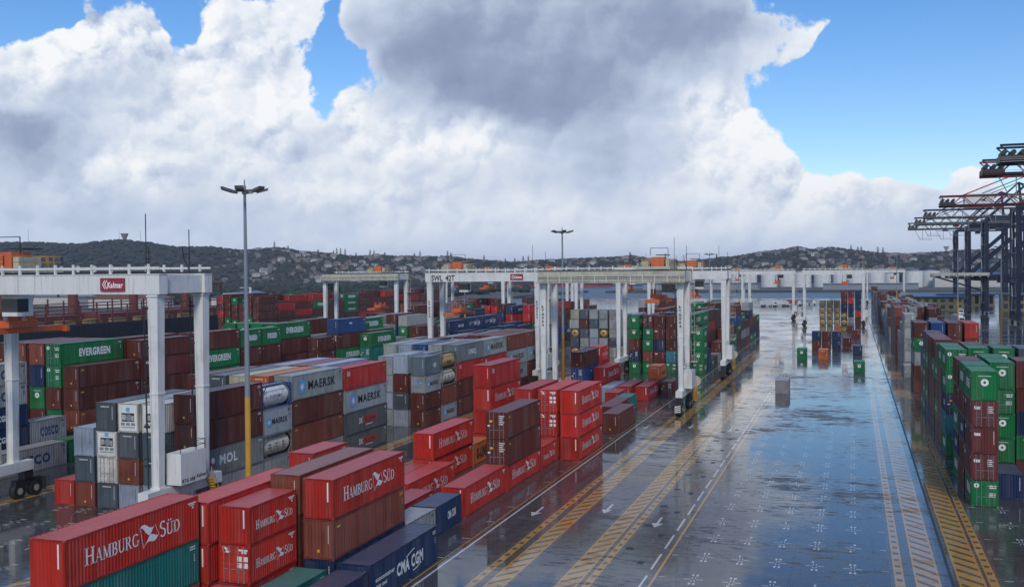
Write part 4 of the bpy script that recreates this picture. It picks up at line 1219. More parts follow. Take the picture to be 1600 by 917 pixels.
def rtg(xc, yc, label, trolley=-.5, spz=14.0, walkway=False, sign=True, swl=False, legtext=None, house_text=None, spread_text=None, detail=True, ladder=True, group='rubber-tyred gantry cranes over the container yards'):
    root = thing('gantry_crane', label, 'gantry crane', (xc, yc, 0), 0, group)
    hx, hy = SPAN / 2, 3.4
    girder_mat = M['cream'] if walkway else M['white']
    for s in (-1, 1):
        mb = MB(); mb.box(-hx - .85, hx + .85, s * hy - .6, s * hy + .6, 21.75, 23.55)
        mb.box(-hx - .9, hx + .9, s * hy - .66, s * hy + .66, 23.55, 23.62)
        for q in range(9): mb.box(-hx + 1.3 + q * 2.6, -hx + 1.36 + q * 2.6, s * hy - .605, s * hy + .605, 21.8, 23.5)
        g = obj('girder', mb, girder_mat, root)
        mb = MB(); y = s * (hy + .45)
        mb.bar((-hx - .8, y, 24.15), (hx + .8, y, 24.15), .16, .2)
        for q in range(12): mb.box(-hx + q * 2.1 - .1, -hx + q * 2.1 + .1, y - .1, y + .1, 23.62, 24.5)
        if not (walkway and s < 0): obj('handrail', mb, M['white'], root)
        mb = MB(); mb.box(-hx - .85, hx + .85, s * hy - .12, s * hy + .12, 23.63, 23.80); obj('trolley_rail', mb, M['dark'], root)
    for s in (-1, 1):
        mb = MB(); mb.box(s * hx - .62, s * hx + .55, -hy + .605, hy - .605, 21.8, 23.45); obj('end_tie', mb, M['white'], root)
        mb = MB(); mb.box(s * hx - .55, s * hx + .55, -5.6, 5.6, 2.9, 3.95); obj('sill_beam', mb, M['white'], root)
        for t in (-1, 1):
            mb = MB(); mb.taper((s * hx, t * hy, 3.95), (s * hx, t * hy, 21.75), .72, 1.10, .80, 1.05)
            for zz, ww in ((3.95, 1.0), (12.6, 1.02), (21.5, 1.22)): mb.box(s * hx - ww / 2, s * hx + ww / 2, t * hy - ww / 2, t * hy + ww / 2, zz + .002, zz + .14)
            mb.box(s * hx - .30, s * hx - .24, t * hy - .585, t * hy - .3, 4.1, 21.4)
            lg = obj('leg', mb, M['white'], root)
            if detail and s > 0:
                mb = MB()
                mb.bar((s * hx - .62, t * hy - .62, 4.0), (s * hx - .78, t * hy - .72, 21.4), .10)
                for q in range(5): mb.box(s * hx - .95, s * hx - .45, t * hy - .72, t * hy - .5, 6 + q * 3.6, 6.2 + q * 3.6)
                obj('cable_run', mb, M['dark'], lg)
            if legtext and t < 0:
                for q, ch in enumerate(legtext): txt_obj('leg_lettering', ch, .42, 'inkblack', lg, (s * hx, -hy - .56, 17.6 - q * .62), (1, 0, 0), (0, 0, 1), bold=.03)
            mb = MB(); y = t * 5.0
            mb.box(s * hx - .42, s * hx + .42, y - .6, y + .6, 2.0, 2.9); mb.box(s * hx - .3, s * hx + .3, y - 1.7, y + 1.7, 1.25, 2.0)
            mb.box(s * hx - .75, s * hx + .75, y + t * 2.0 - .06, y + t * 2.0 + .06, .5, 1.9)
            bg_ = obj('bogie', mb, M['dark'], root)
            for q in (-1, 1):
                mb = MB(); mb.tube((s * hx - .36, y + q * 1.15, .82), (s * hx + .36, y + q * 1.15, .82), .82, n=18)
                w = obj('wheel', mb, M['rubber'], bg_)
                mb = MB(); mb.tube((s * hx - .40, y + q * 1.15, .82), (s * hx + .40, y + q * 1.15, .82), .36, n=10); obj('hub', mb, M['cream'], bg_)
            if t < 0 and detail:
                mb = MB()
                for q in range(4): mb.quad((s * hx - .5, y - 2.066, .62 + q * .30), (s * hx + .5, y - 2.066, .76 + q * .30), (s * hx + .5, y - 2.066, .91 + q * .30), (s * hx - .5, y - 2.066, .77 + q * .30))
                obj('warning_stripes', mb, M['inkwhite'], bg_)
    # machinery on the sills
    mb = MB(); mb.box(hx + .05, hx + 1.65, -2.35, 1.5, 4.1, 7.0)
    pw = obj('power_house', mb, M['white'], root)
    mb = MB()
    for z in (7.45, 7.9):
        for a, b_ in (((hx + .1, -2.3), (hx + 1.6, -2.3)), ((hx + 1.6, -2.3), (hx + 1.6, 1.4)), ((hx + .1, 1.4), (hx + 1.6, 1.4))): mb.bar((*a, z), (*b_, z), .05)
    for a in ((hx + .1, -2.3), (hx + 1.6, -2.3), (hx + 1.6, 1.4), (hx + 1.6, 0), (hx + .1, 1.4)): mb.bar((*a, 7.0), (*a, 7.9), .05)
    obj('roof_railing', mb, M['dark'], pw)
    if house_text:
        txt_obj('house_lettering', house_text[0], .34, 'inkblack', pw, (hx + 1.66, -1.2, 4.45), (0, 1, 0), (0, 0, 1)); txt_obj('house_lettering', house_text[1], .34, 'inkblack', pw, (hx + 1.66, .75, 4.6), (0, 1, 0), (0, 0, 1), slant=.2)
    mb = MB()
    for q in range(9): mb.bar((hx + .9, 2.5 + .16 * q, 3.9 - .3 * q), (hx + 1.6, 2.5 + .16 * q, 3.9 - .3 * q), .06, .2)
    for x in (hx + .9, hx + 1.6):
        mb.bar((x, 2.4, 4.0), (x, 3.9, 1.3), .08); mb.bar((x, 2.4, 5.0), (x, 3.9, 2.3), .05)
        for q in range(4): mb.bar((x, 2.4 + q * .5, 4.0 - q * .9), (x, 2.4 + q * .5, 5.0 - q * .9), .05)
    obj('access_stair', mb, M['yellow'], root)
    if ladder:
      mb = MB(); mb.tube((hx + 1.2, 4.6, 4.6), (hx + 1.2, 5.0, 4.6), .9, n=16); mb.box(hx + .9, hx + 1.5, 4.4, 5.2, 2.95, 3.8); obj('cable_reel', mb, M['cream'], root)
    mb = MB(); mb.box(-hx - 1.5, -hx - .1, -1.9, 1.9, 4.05, 6.1); obj('control_cabinet', mb, M['cream'], root)
    # leg ladder and landings
    mb = MB()
    if ladder: leg_ladder(mb, hx, hy); obj('ladder', mb, M['cream'], root)
    mb = MB()
    if walkway:
        mb = MB(); y0, y1 = -hy - 1.7, -hy - .68
        mb.box(-hx - .8, hx + .9, y0, y1, 21.62, 21.72); mb.bar((-hx - .8, y1 - .1, 22.9), (hx + .8, y1 - .1, 22.9), .22); mb.bar((-hx - .8, y1 - .1, 22.45), (hx + .8, y1 - .1, 22.45), .16)
        obj('walkway', mb, M['cream'], root)
        mb = MB()
        for z in (22.2, 22.75): mb.bar((-hx - .8, y0 + .05, z), (hx + .9, y0 + .05, z), .07)
        for q in range(13): mb.bar((-hx - .75 + q * 2.03, y0 + .05, 21.72), (-hx - .75 + q * 2.03, y0 + .05, 22.8), .09)
        obj('walkway_railing', mb, M['white'], root)
    # trolley
    tx = trolley * (hx - 3)
    mb = MB(); mb.box(tx - 2.6, tx + 2.6, -hy - .5, hy + .5, 23.85, 24.3); mb.box(tx - 3.4, tx - 2.6, -hy - .9, hy + .9, 23.9, 24.1)
    tr = obj('trolley', mb, M['cream'], root)
    mb = MB(); mb.box(tx - .9, tx + 1.1, -1.4, 1.2, 24.3, 25.9); mb.tube((tx - 1.8, -.3, 24.95), (tx - 1.8, 2.2, 24.95), .5, n=14)
    obj('hoist_machinery', mb, M['orange'], tr)
    mb = MB()
    for x in (tx - 2.5, tx + 2.5):
        for z in (24.9, 25.5): mb.bar((x, -hy - .4, z), (x, hy + .4, z), .06)
        for q in range(5): mb.bar((x, -hy - .4 + q * 1.9, 24.3), (x, -hy - .4 + q * 1.9, 25.5), .06)
    for y in (-hy - .4, hy + .4):
        for z in (24.9, 25.5): mb.bar((tx - 2.5, y, z), (tx + 2.5, y, z), .06)
        for q in range(6): mb.bar((tx - 2.5 + q, y, 24.3), (tx - 2.5 + q, y, 25.5), .06)
    obj('trolley_railing', mb, M['yellow'], tr)
    mb = MB(); mb.box(tx + 1.5, tx + 2.3, -1.6, 1.2, 24.3, 25.4); mb.box(tx - 3.3, tx - 2.65, -2.0, .5, 24.1, 24.9); mb.box(tx - 2.4, tx - 1.3, -2.7, -1.0, 24.3, 25.2); obj('electric_cabinet', mb, M['cream'], tr)
    mb = MB(); mb.box(tx - .4, tx + 1.6, -.3, 2.2, 26.2, 26.32); mb.bar((tx - 1.2, -1, 26.2), (tx - 1.2, -1, 27.4), .08); mb.bar((tx + 1.8, -1, 25.7), (tx + 1.8, -1, 27.4), .08); mb.bar((tx - 1.2, -1, 27.4), (tx + 1.8, -1, 27.4), .08); obj('lifting_frame', mb, M['dark'], tr)
    mb = MB(); mb.box(tx + 1.0, tx + 2.9, -hy + .8, -hy + 2.8, 19.6, 21.9); cb = obj('operator_cab', mb, M['white'], root)
    mb = MB(); mb.box(tx + .985, tx + 2.915, -hy + .785, -hy + 2.2, 20.0, 21.3); obj('cab_window', mb, M['glass'], cb)
    # spreader
    z = spz
    mb = MB(); mb.box(tx - .55, tx + .55, -6.0, 6.0, z, z + .55)
    for y in (-6.0, 6.0): mb.box(tx - 1.2, tx + 1.2, y - .22, y + .22, z - .1, z + .5)
    sp = obj('spreader', mb, M['orange'], root)
    mb = MB(); mb.box(tx - 1.1, tx + 1.1, -1.9, 1.9, z + .6, z + 1.3)
    for sx in (-1, 1):
        for y in (-1.3, 1.3): mb.tube((tx + sx * .9 - .1, y, z + 1.6), (tx + sx * .9 + .1, y, z + 1.6), .55, n=12)
    obj('headblock', mb, M['orange'], sp)
    mb = MB()
    for sx in (-1, 1):
        for y in (-1.3, 1.3): mb.bar((tx + sx * .9, y, z + 1.9), (tx + sx * .95, y * 1.4, 23.9), .04); mb.bar((tx + sx * .8, y, z + 1.9), (tx + sx * .6, y * 1.1, 23.9), .04)
    obj('hoist_ropes', mb, M['dark'], sp)
    if spread_text: txt_obj('spreader_lettering', spread_text, .36, 'inkblack', sp, (tx + .56, -4.0, z + .28), (0, 1, 0), (0, 0, 1), width=2.6, bold=.03)
    if sign:
        mb = MB(); x = hx - 4.2; mb.box(x - 1.35, x + 1.35, -hy - .74, -hy - .62, 22.05, 23.25); sg = obj('maker_sign', mb, M['signred'], root)
        txt_obj('sign_lettering', 'Kalmar', .52, 'inkwhite', sg, (x + .32, -hy - .745, 22.62), (1, 0, 0), (0, 0, 1), width=1.75, bold=.04, slant=.12)
        mb = MB()
        for k in range(2):
            xx = x - 1.12 + k * .22
            mb.poly([(xx + .26, -hy - .745, 23.05), (xx, -hy - .745, 22.65), (xx + .10, -hy - .745, 22.65), (xx + .36, -hy - .745, 23.05)]); mb.poly([(xx, -hy - .745, 22.65), (xx + .26, -hy - .745, 22.25), (xx + .36, -hy - .745, 22.25), (xx + .10, -hy - .745, 22.65)])
        obj('sign_emblem', mb, M['inkwhite'], sg)
    if swl: txt_obj('load_lettering', 'SWL  42T', 1.15, 'inkblack', root, (-hx + 3.2, -hy - .67, 22.55), (1, 0, 0), (0, 0, 1), width=5.2, bold=.02)
    mb = MB()
    for x, y, h in ((hx - 1.0, -hy, 5.5), (hx - .7, -hy, 2.4), (hx + .3, 1.2, 4.2)): mb.bar((x, y, 23.6), (x, y, 23.6 + h), .065)
    mb.bar((hx + .0, .8, 25.0), (hx + .3, 1.2, 23.9), .08); mb.bar((hx + .0, .8, 25.0), (hx - .1, .7, 26.2), .08)
    obj('antenna_pole', mb, M['dark'], root)
    return root


XA, XB, XW, XV, XC, XD = -38.6, -72.05, -106, -139, -7.6, 21.1
rtg(XB, 81.0, 'big white gantry crane with red maker sign straddling the left yard, nearest of all', trolley=-.90, spz=17.8, legtext=None, house_text=('RTG 008', 'Kalmar'), spread_text='BROMMA', ladder=False)
rtg(XA, 170.6, 'white gantry crane with cream walkway girder over the centre yard, orange spreader at its right', trolley=.86, spz=18.4, walkway=True, sign=False, legtext='RTG004')
rtg(XB, 199.5, 'white gantry crane lettered in black on its girder, behind the stacked grey containers', trolley=-.75, spz=14.8, swl=True, legtext='RTG009')
rtg(XV, 276.0, 'cream-girdered gantry crane standing farthest left, over green and blue containers', trolley=.55, spz=13, walkway=True, sign=False)
f0 = rtg(XA, 229.5, 'white gantry crane standing just in front of the green-fronted block', trolley=.5, spz=17.5, sign=False, detail=False)
for xc, yc, lab in ((XB, 318.0, 'white gantry crane behind the stacks with yellow tank ends'), (XV, 372.0, 'distant white gantry crane in front of the harbour water'), (XW, 345.0, 'distant white gantry crane over the navy containers'),
                    (XB, 640.0, 'small distant white gantry crane before the white storage tanks'), (XA, 502.0, 'distant white gantry crane at the end of the green-fronted block'),
                    (XC, 446.0, 'white gantry crane spanning the wet lane over stacked yellow tanks'), (XD, 740.0, 'farthest white gantry crane over the end of the right yard')):
    c = copy_tree(f0); c.location = (xc, yc, 0); c['label'] = lab


# ------------------------------------------------------------------ floodlight masts
def mast(x, y, h, label):
    root = thing('light_mast', label, 'light mast', (x, y, 0), rnd.uniform(0, 1), 'tall floodlight masts in the yards')
    mb = MB(); mb.tube((0, 0, .3), (0, 0, 11.8), .31, .265, n=12); mb.box(-.6, .6, -.6, .6, 0, .3); obj('painted_base', mb, M['yellow'], root)
    mb = MB(); mb.tube((0, 0, 11.8), (0, 0, h - .3), .26, .13, n=12); mb.tube((0, 0, h - .3), (0, 0, h + .25), .06, n=6); obj('pole', mb, M['grey'], root)
    mb = MB(); mb.tube((0, 0, h - 1.1), (0, 0, h - .7), .30, .26, n=12)
    for k in range(6):
        a = k * math.pi / 3; mb.bar((0, 0, h - .75), (1.55 * math.cos(a), 1.55 * math.sin(a), h - .85), .09)
    obj('head_frame', mb, M['floodlamp'], root)
    for k in range(6):
        a = k * math.pi / 3 + .0; c, s = math.cos(a), math.sin(a); mb = MB()
        p = []
        for zz, r0, r1 in ((h - 1.0, 1.25, 2.1), (h - .72, 1.35, 2.2)):
            for rr, ww in ((r0, -.4), (r1, -.4), (r1, .4), (r0, .4)): p.append((rr * c - ww * s, rr * s + ww * c, zz + (.25 if rr > 1.6 else 0)))
        mb.hexa(p); obj('floodlight', mb, M['floodlamp'], root)
    return root


mast(-54.7, 83.6, 32.2, 'tall grey floodlight mast with yellow base beside the near stacks')
mast(-52.9, 188.4, 32.0, 'second floodlight mast with yellow base behind the cream-girdered gantry crane')
mast(-43.6 - 10, 405, 31, 'third floodlight mast rising in front of the hill between gantries')
mast(-50, 480, 31, 'fourth floodlight mast, faint against the hill foot')
mast(43.5, 346, 31, 'grey floodlight mast with yellow base before the navy quay cranes')
mast(36.0, 400, 31, 'thin floodlight mast with yellow base left of the navy quay cranes')
mast(-128, 330, 28, 'slim floodlight mast behind the farthest-left gantry crane')
mast(23.0, 600, 30, 'distant floodlight mast before the blue-roofed offices')


# ------------------------------------------------------------------ ship-to-shore cranes on the right quay
def sts(y, label, x0=66.0, platform=False, redtop=False, house=True):
    root = thing('quay_crane', label, 'quay crane', (x0, y, 0), 0, 'navy ship-to-shore cranes along the quay')
    G_, T = 30.0, 8.5
    zt = 51.0
    for sx in (0, 1):
        for sy in (-1, 1):
            mb = MB(); mb.taper((sx * G_, sy * T, 2.2), (sx * G_, sy * T, zt - 1.2 if not sx else zt + 1), 1.9, 1.8, 2.0, 1.8); obj('leg', mb, M['navy'], root)
        mb = MB(); mb.box(sx * G_ - .9, sx * G_ + .9, -T - 3, T + 3, 1.6, 3.4)
        for q in (-1, 1):
            for k in range(4): mb.tube((sx * G_ - .3, q * (T + .2) + (k - 1.5) * 1.3, .6), (sx * G_ + .3, q * (T + .2) + (k - 1.5) * 1.3, .6), .58, n=10)
        obj('travel_gear', mb, M['navy'], root)
    for sy in (-1, 1):
        mb = MB(); mb.box(-6, G_ + 2, sy * T - .8, sy * T + .8, 17.5, 20.0); obj('portal_beam', mb, M['navy'], root)
        mb = MB(); mb.bar((.3, sy * T, 20), (G_ - .4, sy * T, zt - 4), 1.3); obj('diagonal_brace', mb, M['navy'], root)
        mb = MB(); mb.bar((sx * 0, sy * T, zt - 1.5), (G_, sy * T, zt - 1.5), 1.0); obj('upper_tie', mb, M['navy'], root)
    for sx in (0, 1):
        mb = MB(); mb.box(sx * G_ - .7, sx * G_ + .7, -T + .85, T - .85, 17.7, 19.6); mb.box(sx * G_ - .7, sx * G_ + .7, -T + .76, T - .76, zt - 3, zt - 1.4); obj('cross_beam', mb, M['navy'], root)
    topm = M['red'] if redtop else M['navy']
    for sy in (-1, 1):
        mb = MB(); yy = sy * 3.4
        for z in (zt, zt + 4.2): mb.bar((-30, yy, z), (78, yy, z), 1.0 if z == zt else .55)
        n = 24
        for k in range(n):
            xa = -30 + k * 4.5; mb.bar((xa, yy, zt if k % 2 else zt + 4.2), (xa + 4.5, yy, zt + 4.2 if k % 2 else zt), .32)
        obj('boom_girder', mb, topm if sy > 0 else M['navy'], root)
    mb = MB()
    for k in range(25): mb.bar((-30 + k * 4.5, -3.4, zt), (-30 + k * 4.5, 3.4, zt), .25)
    mb.box(-30, 70, 3.8, 4.9, zt - .2, zt - .1); mb.box(-30, 70, -4.9, -3.8, zt - .2, zt - .1)
    for sy in (-1, 1):
        for z in (zt + .4, zt + .9): mb.bar((-30, sy * 4.8, z), (70, sy * 4.8, z), .08)
    obj('boom_walkway', mb, M['deck'] if redtop else M['cream'], root)
    mb = MB(); mb.box(-30, -24, -4, 4, zt + .3, zt + 1.6)
    for k in range(3): mb.tube((-29 + 2.2 * k, -3.6, zt + 2.4), (-29 + 2.2 * k, 3.6, zt + 2.2), .65, n=10)
    obj('rope_sheaves', mb, M['dark'], root)
    mb = MB(); mb.box(-27, -25.4, -3.9, 3.9, zt + .4, zt + 1.5); mb.box(-8, -5, -3.2, 3.2, zt - 1.6, zt - .5); mb.box(20, 24, -3.2, 3.2, zt - 1.6, zt - .5)
    obj('boom_machinery', mb, M['orange'], root)
    mb = MB()
    for x in (-26.0, -13.0):
        mb.bar((x, -3.4, zt), (x + 3.5, -3.4, zt - 7), .25); mb.bar((x + 5, -3.4, zt), (x + 5, -3.4, zt - 7), .25); mb.box(x + 3, x + 11, -4.2, -2.6, zt - 7.2, zt - 7)
        for z in (zt - 6.5, zt - 6): mb.bar((x + 3, -4.2, z), (x + 11, -4.2, z), .08)
    obj('hanging_platform', mb, M['grey'], root)
    for sy in (-1, 1):
        mb = MB(); mb.bar((G_, sy * 3.0, zt + 1), (G_ - 2, sy * 1.2, zt + 24), .9); mb.bar((2, sy * T * .9, zt), (G_ - 2, sy * 1.2, zt + 24), .7)
        obj('apex_frame', mb, topm, root)
    mb = MB()
    for sy in (-1, 1): mb.bar((G_ - 2, sy * 1.2, zt + 24), (72, sy * 3.2, zt + 4), .35); mb.bar((G_ - 2, sy * 1.2, zt + 24), (50, sy * 3.2, zt + 4), .35); mb.bar((G_ - 2, sy * 1.2, zt + 24), (-22, sy * 3.2, zt + 4), .35)
    obj('boom_stay', mb, topm, root)
    if house:
        mb = MB(); mb.box(-10, 4, -4.6, 4.6, zt + 5, zt + 12); mh = obj('machinery_house', mb, M['white'], root)
        mb = MB(); mb.poly([(-3, -4.61, zt + 8.3), (.8, -4.61, zt + 10.2), (-.4, -4.61, zt + 8.6), (1.4, -4.61, zt + 7.8), (-1, -4.61, zt + 8.0)]); obj('house_emblem', mb, M['inkblack'], mh)
    mb = MB()
    for z in range(6, 48, 6):
        mb.box(-2.6, -.8, -T - 1.2, -T + 1.2, z, z + .12)
        for a in ((-2.6, -T - 1.2), (-2.6, -T + 1.2), (-.9, -T - 1.2)): mb.bar((*a, z), (*a, z + 1.1), .08)
        mb.bar((-2.6, -T - 1.2, z + 1.1), (-2.6, -T + 1.2, z + 1.1), .08); mb.bar((-2.4, -T + (1 if z % 12 else -1), z), (-2.4, -T + (-1 if z % 12 else 1), z + 6), .25)
    obj('stair_tower', mb, M['grey'], root)
    mb = MB(); mb.box(12, 15, -1.6, 1.6, zt - 4.2, zt - 1.0); cb = obj('operator_cab', mb, M['white'], root)
    mb = MB(); mb.box(11.98, 15.02, -1.62, .6, zt - 3.6, zt - 2.0); obj('cab_window', mb, M['glass'], cb)
    if platform:
        mb = MB(); mb.box(-26, 1.0, -T - 4, T + 4, 20.1, 20.9)
        for q in range(12): mb.box(-26, 1, -T - 4 + q * 2.2, -T - 3.4 + q * 2.2, 20.9, 21.7)
        for q in range(8): mb.box(-26 + q * 3.7, -25.4 + q * 3.7, -T - 3.9, T + 3.9, 19.4, 20.1)
        obj('hatch_cover_platform', mb, M['cream'], root)
        mb = MB(); mb.bar((-25, -T - 3, 20), (-.5, -T, 12), .5); mb.bar((-25, T + 3, 20), (-.5, T, 12), .5); obj('platform_strut', mb, M['navy'], root)
    return root


sts(748, 'farthest navy quay crane with the lowest-looking boom end', house=False)
sts(672, 'navy quay crane second from the farthest, boom end over the offices', house=False)
sts(588, 'navy quay crane with white machinery house and a wide slatted platform at portal height', platform=True, house=True)
sts(482, 'navy quay crane with red boom parts, standing closest among those with legs in view', redtop=True, house=False)
sts(330, 'navy quay crane whose boom end alone enters the picture at the right', redtop=True)
sts(292, 'nearest navy quay crane, top of its boom end at the right edge')


# ------------------------------------------------------------------ moored ship on the left
def ship_left():
    root = thing('bulk_ship', 'dark-hulled moored ship with rusty red deck cranes beyond the far-left containers', 'ship', (-262, 290, 0), 0)
    pts = [(-13, -120), (13, -120), (15, -100), (15, 95), (9, 118), (0, 130), (-9, 118), (-15, 95), (-15, -100)]
    mb = MB(); n = len(pts)
    for k in range(n):
        a, b = pts[k], pts[(k + 1) % n]; mb.quad((a[0] * .93, a[1] * .985, -5), (b[0] * .93, b[1] * .985, -5), (*b, 7.4), (*a, 7.4))
    mb.poly([(*p, 7.4) for p in pts]); obj('hull', mb, M['hull'], root)
    mb = MB()
    for k in range(6): mb.box(-10, 10, -92 + k * 32, -68 + k * 32, 7.41, 10.4)
    obj('hatch_covers', mb, M['deck'], root)
    for k in range(5):
        y = -64 + k * 32
        mb = MB(); mb.tube((0, y + 2, 7.4), (0, y + 2, 19.5), 1.7, n=14); mb.tube((0, y + 2, 19.5), (0, y + 2, 22.0), 2.4, n=14)
        mb.box(-1.2, 1.2, y + 3, y + 27, 19.2, 20.6); mb.bar((0, y + 27, 19.5), (0, y + 27, 16.5), .5); obj('deck_crane', mb, M['deck'], root)
    mb = MB()
    for sx in (-14.2, 14.2):
        for z in (8.6, 11.2, 13.6): mb.bar((sx, -104, z), (sx, 94, z), .35)
        for k in range(26): mb.bar((sx, -104 + k * 7.8, 7.4), (sx, -104 + k * 7.8, 13.6 + (k % 3)), .4)
    obj('deck_frames', mb, M['deck'], root)
    mb = MB()
    for k in range(14): mb.box(9, 13.5, -96 + k * 13, -90 + k * 13, 7.42, 8.8)
    obj('deck_lockers', mb, M['cream_wall'], root)
    mb = MB(); mb.box(-9, 9, 106, 116, 7.42, 13.5); mb.box(-10, 10, 107, 112, 13.5, 15.5); br_ = obj('deckhouse', mb, M['white_wall'], root)
    mb = MB(); mb.box(-10.05, 10.05, 106.9, 111, 14.2, 15.0)
    for z in (10.2, 12.2): mb.box(9.0, 9.04, 107, 115, z, z + .8)
    obj('bridge_windows', mb, M['glass'], br_)
    mb = MB(); mb.bar((0, 110, 15.5), (0, 110, 21), .35); mb.bar((-3, 110, 18), (3, 110, 18), .25); mb.bar((0, 114, 13.5), (0, 114, 18), .7); obj('mast', mb, M['white'], br_)


ship_left()


def ship_far():
    root = thing('cargo_ship', 'long black cargo ship with red waterline across the harbour water', 'ship', (-560, 1790, SEA), 0)
    for nm, z0, z1, mt, k in (('waterline_band', -2, 4.2, 'red', .985), ('hull', 4.2, 14.5, 'hull', 1.0)):
        mb = MB(); p = [(-150 * k, -16), (128 * k, -16), (150 * k, 0), (128 * k, 16), (-150 * k, 16)]
        for i in range(5):
            a, b = p[i], p[(i + 1) % 5]; mb.quad((*a, z0), (*b, z0), (*b, z1), (*a, z1))
        mb.poly([(*q, z1) for q in p]); obj(nm, mb, M[mt], root)
    mb = MB(); mb.box(-140, -118, -13, 13, 14.5, 32); obj('deckhouse', mb, M['white_wall'], root)
    for k in range(4):
        mb = MB(); x = -80 + k * 52; mb.tube((x, 0, 14.5), (x, 0, 28), 2.2, n=8); mb.box(x - 3, x + 3, -3, 3, 26, 31); mb.bar((x, 0, 28), (x + 26, 0, 25), 1.4); obj('deck_crane', mb, M['orange'], root)
    mb = MB()
    for k in range(5): mb.box(-104 + k * 46, -70 + k * 46, -12, 12, 14.5, 17)
    obj('hatch_covers', mb, M['deck'], root)


ship_far()


# ------------------------------------------------------------------ far buildings, tanks, vehicles
def building(name, x, y, w, d, h, wall, roof, label, pitched=True, floors=0, cat='building', rotz=0.0, group=None):
    root = thing(name, label, cat, (x, y, 0), rotz, group)
    mb = MB(); mb.box(-w / 2, w / 2, -d / 2, d / 2, -1 if y < 1000 else 0, h); wl = obj('wall', mb, M[wall], root)
    mb = MB()
    if pitched:
        e = 1.0; r = h + w * .09
        mb.hexa([(-w / 2 - e, -d / 2 - e, h - .1), (w / 2 + e, -d / 2 - e, h - .1), (w / 2 + e, d / 2 + e, h - .1), (-w / 2 - e, d / 2 + e, h - .1), (-.2, -d / 2 - e, r), (.2, -d / 2 - e, r), (.2, d / 2 + e, r), (-.2, d / 2 + e, r)])
    else: mb.box(-w / 2 - 1.2, w / 2 + 1.2, -d / 2 - 1.2, d / 2 + 1.2, h, h + .7)
    obj('roof', mb, M[roof], root)
    if floors:
        fh = h / floors
        for f in range(floors):
            n = max(2, int(w / 4))
            for k in range(n):
                mb = MB(); xx = -w / 2 + (k + .5) * w / n; mb.box(xx - 1.1, xx + 1.1, -d / 2 - .06, -d / 2 + .05, f * fh + 1.0, f * fh + fh - .7); obj('window', mb, M['glass'], root)
    return root


building('office_building', 47, 640, 26, 14, 7.5, 'cream_wall', 'blue_roof', 'cream two-storey office with blue roof beyond the right yard', False, 2)
building('office_building', 33, 705, 18, 12, 6.5, 'cream_wall', 'blue_roof', 'smaller cream office with blue roof left of the larger one', False, 2)
building('canopy_shed', 70, 730, 34, 16, 7.0, 'cream_wall', 'blue_roof', 'long low yellowish shed behind the legs of the quay cranes', False, 1)
building('yellow_workshop', 88, 640, 16, 12, 9.0, 'cream_wall', 'grey_roof', 'yellowish workshop block seen between navy crane legs', False, 2)
building('warehouse', -1010, 1990, 150, 60, 18, 'white_wall', 'grey_roof', 'large grey warehouse with a shallow pitched roof below the hill')
building('warehouse', -820, 2010, 110, 50, 16, 'grey_roof', 'grey_roof', 'grey flat warehouse right of the pitched one below the hill', False)
building('warehouse', -1330, 2000, 190, 60, 17, 'grey_roof', 'blue_roof', 'long bluish warehouse at the foot of the far-left hill')
building('warehouse', -1700, 2000, 160, 60, 15, 'white_wall', 'grey_roof', 'pale warehouse at the far-left foot of the hill', False)
building('warehouse', -420, 2000, 160, 50, 16, 'grey_roof', 'grey_roof', 'dull grey warehouse behind the long black cargo ship', False)
building('warehouse', -235, 1960, 120, 40, 14, 'white_wall', 'grey_roof', 'white warehouse left of the storage tanks', False)
building('warehouse', 150, 1500, 90, 40, 17, 'white_wall', 'blue_roof', 'blue-roofed white shed right of the storage tanks')
building('warehouse', -190, 1350, 150, 26, 8, 'grey_roof', 'blue_roof', 'long low blue-roofed shed in front of the storage tanks', False)
building('warehouse', 20, 1330, 110, 26, 7, 'grey_roof', 'grey_roof', 'long low grey shed beyond the end of the wet lane', False)
for k in range(15):
    x = -215 + k * 24.5 + rnd.uniform(-2, 2); yq = 1500 + (k % 3) * 42; r = rnd.choice((10.5, 12, 12)); h = rnd.choice((19, 21, 22))
    root = thing('storage_tank', f'tall white cylindrical storage tank, {ORD[k].replace("nearest", "first")} from the left in the row below the right hill', 'storage tank', (x, yq, 0), 0, 'white storage tanks below the hill')
    mb = MB(); mb.tube((0, 0, 0), (0, 0, h), r, n=28); obj('tank_wall', mb, M['white'], root)
    mb = MB(); mb.tube((0, 0, h), (0, 0, h + 1.6), r + .2, 1.0, n=28); obj('tank_roof', mb, M['grey_roof'], root)


def truck(x, y, rot, col, label):
    root = thing('lorry', label, 'lorry', (x, y, 0), rot, 'lorries parked at the far end of the yard')
    mb = MB(); mb.hexa([(-1.2, 0, .9), (1.2, 0, .9), (1.2, 2.2, .9), (-1.2, 2.2, .9), (-1.15, .5, 3.1), (1.15, .5, 3.1), (1.15, 2.2, 3.1), (-1.15, 2.2, 3.1)]); cb = obj('cab', mb, M['white'], root)
    mb = MB(); mb.quad((-1.0, .18, 1.9), (1.0, .18, 1.9), (.98, .46, 2.9), (-.98, .46, 2.9)); obj('windscreen', mb, M['glass'], cb)
    mb = MB(); mb.box(-1.25, 1.25, 2.6, 12, 1.2, 3.9); obj('trailer_body', mb, M[col], root)
    for yy in (1.1, 4.5, 9.5, 10.8):
        for s in (-1, 1): mb = MB(); mb.tube((s * 1.2, yy, .5), (s * .85, yy, .5), .5, n=12); obj('wheel', mb, M['rubber'], root)


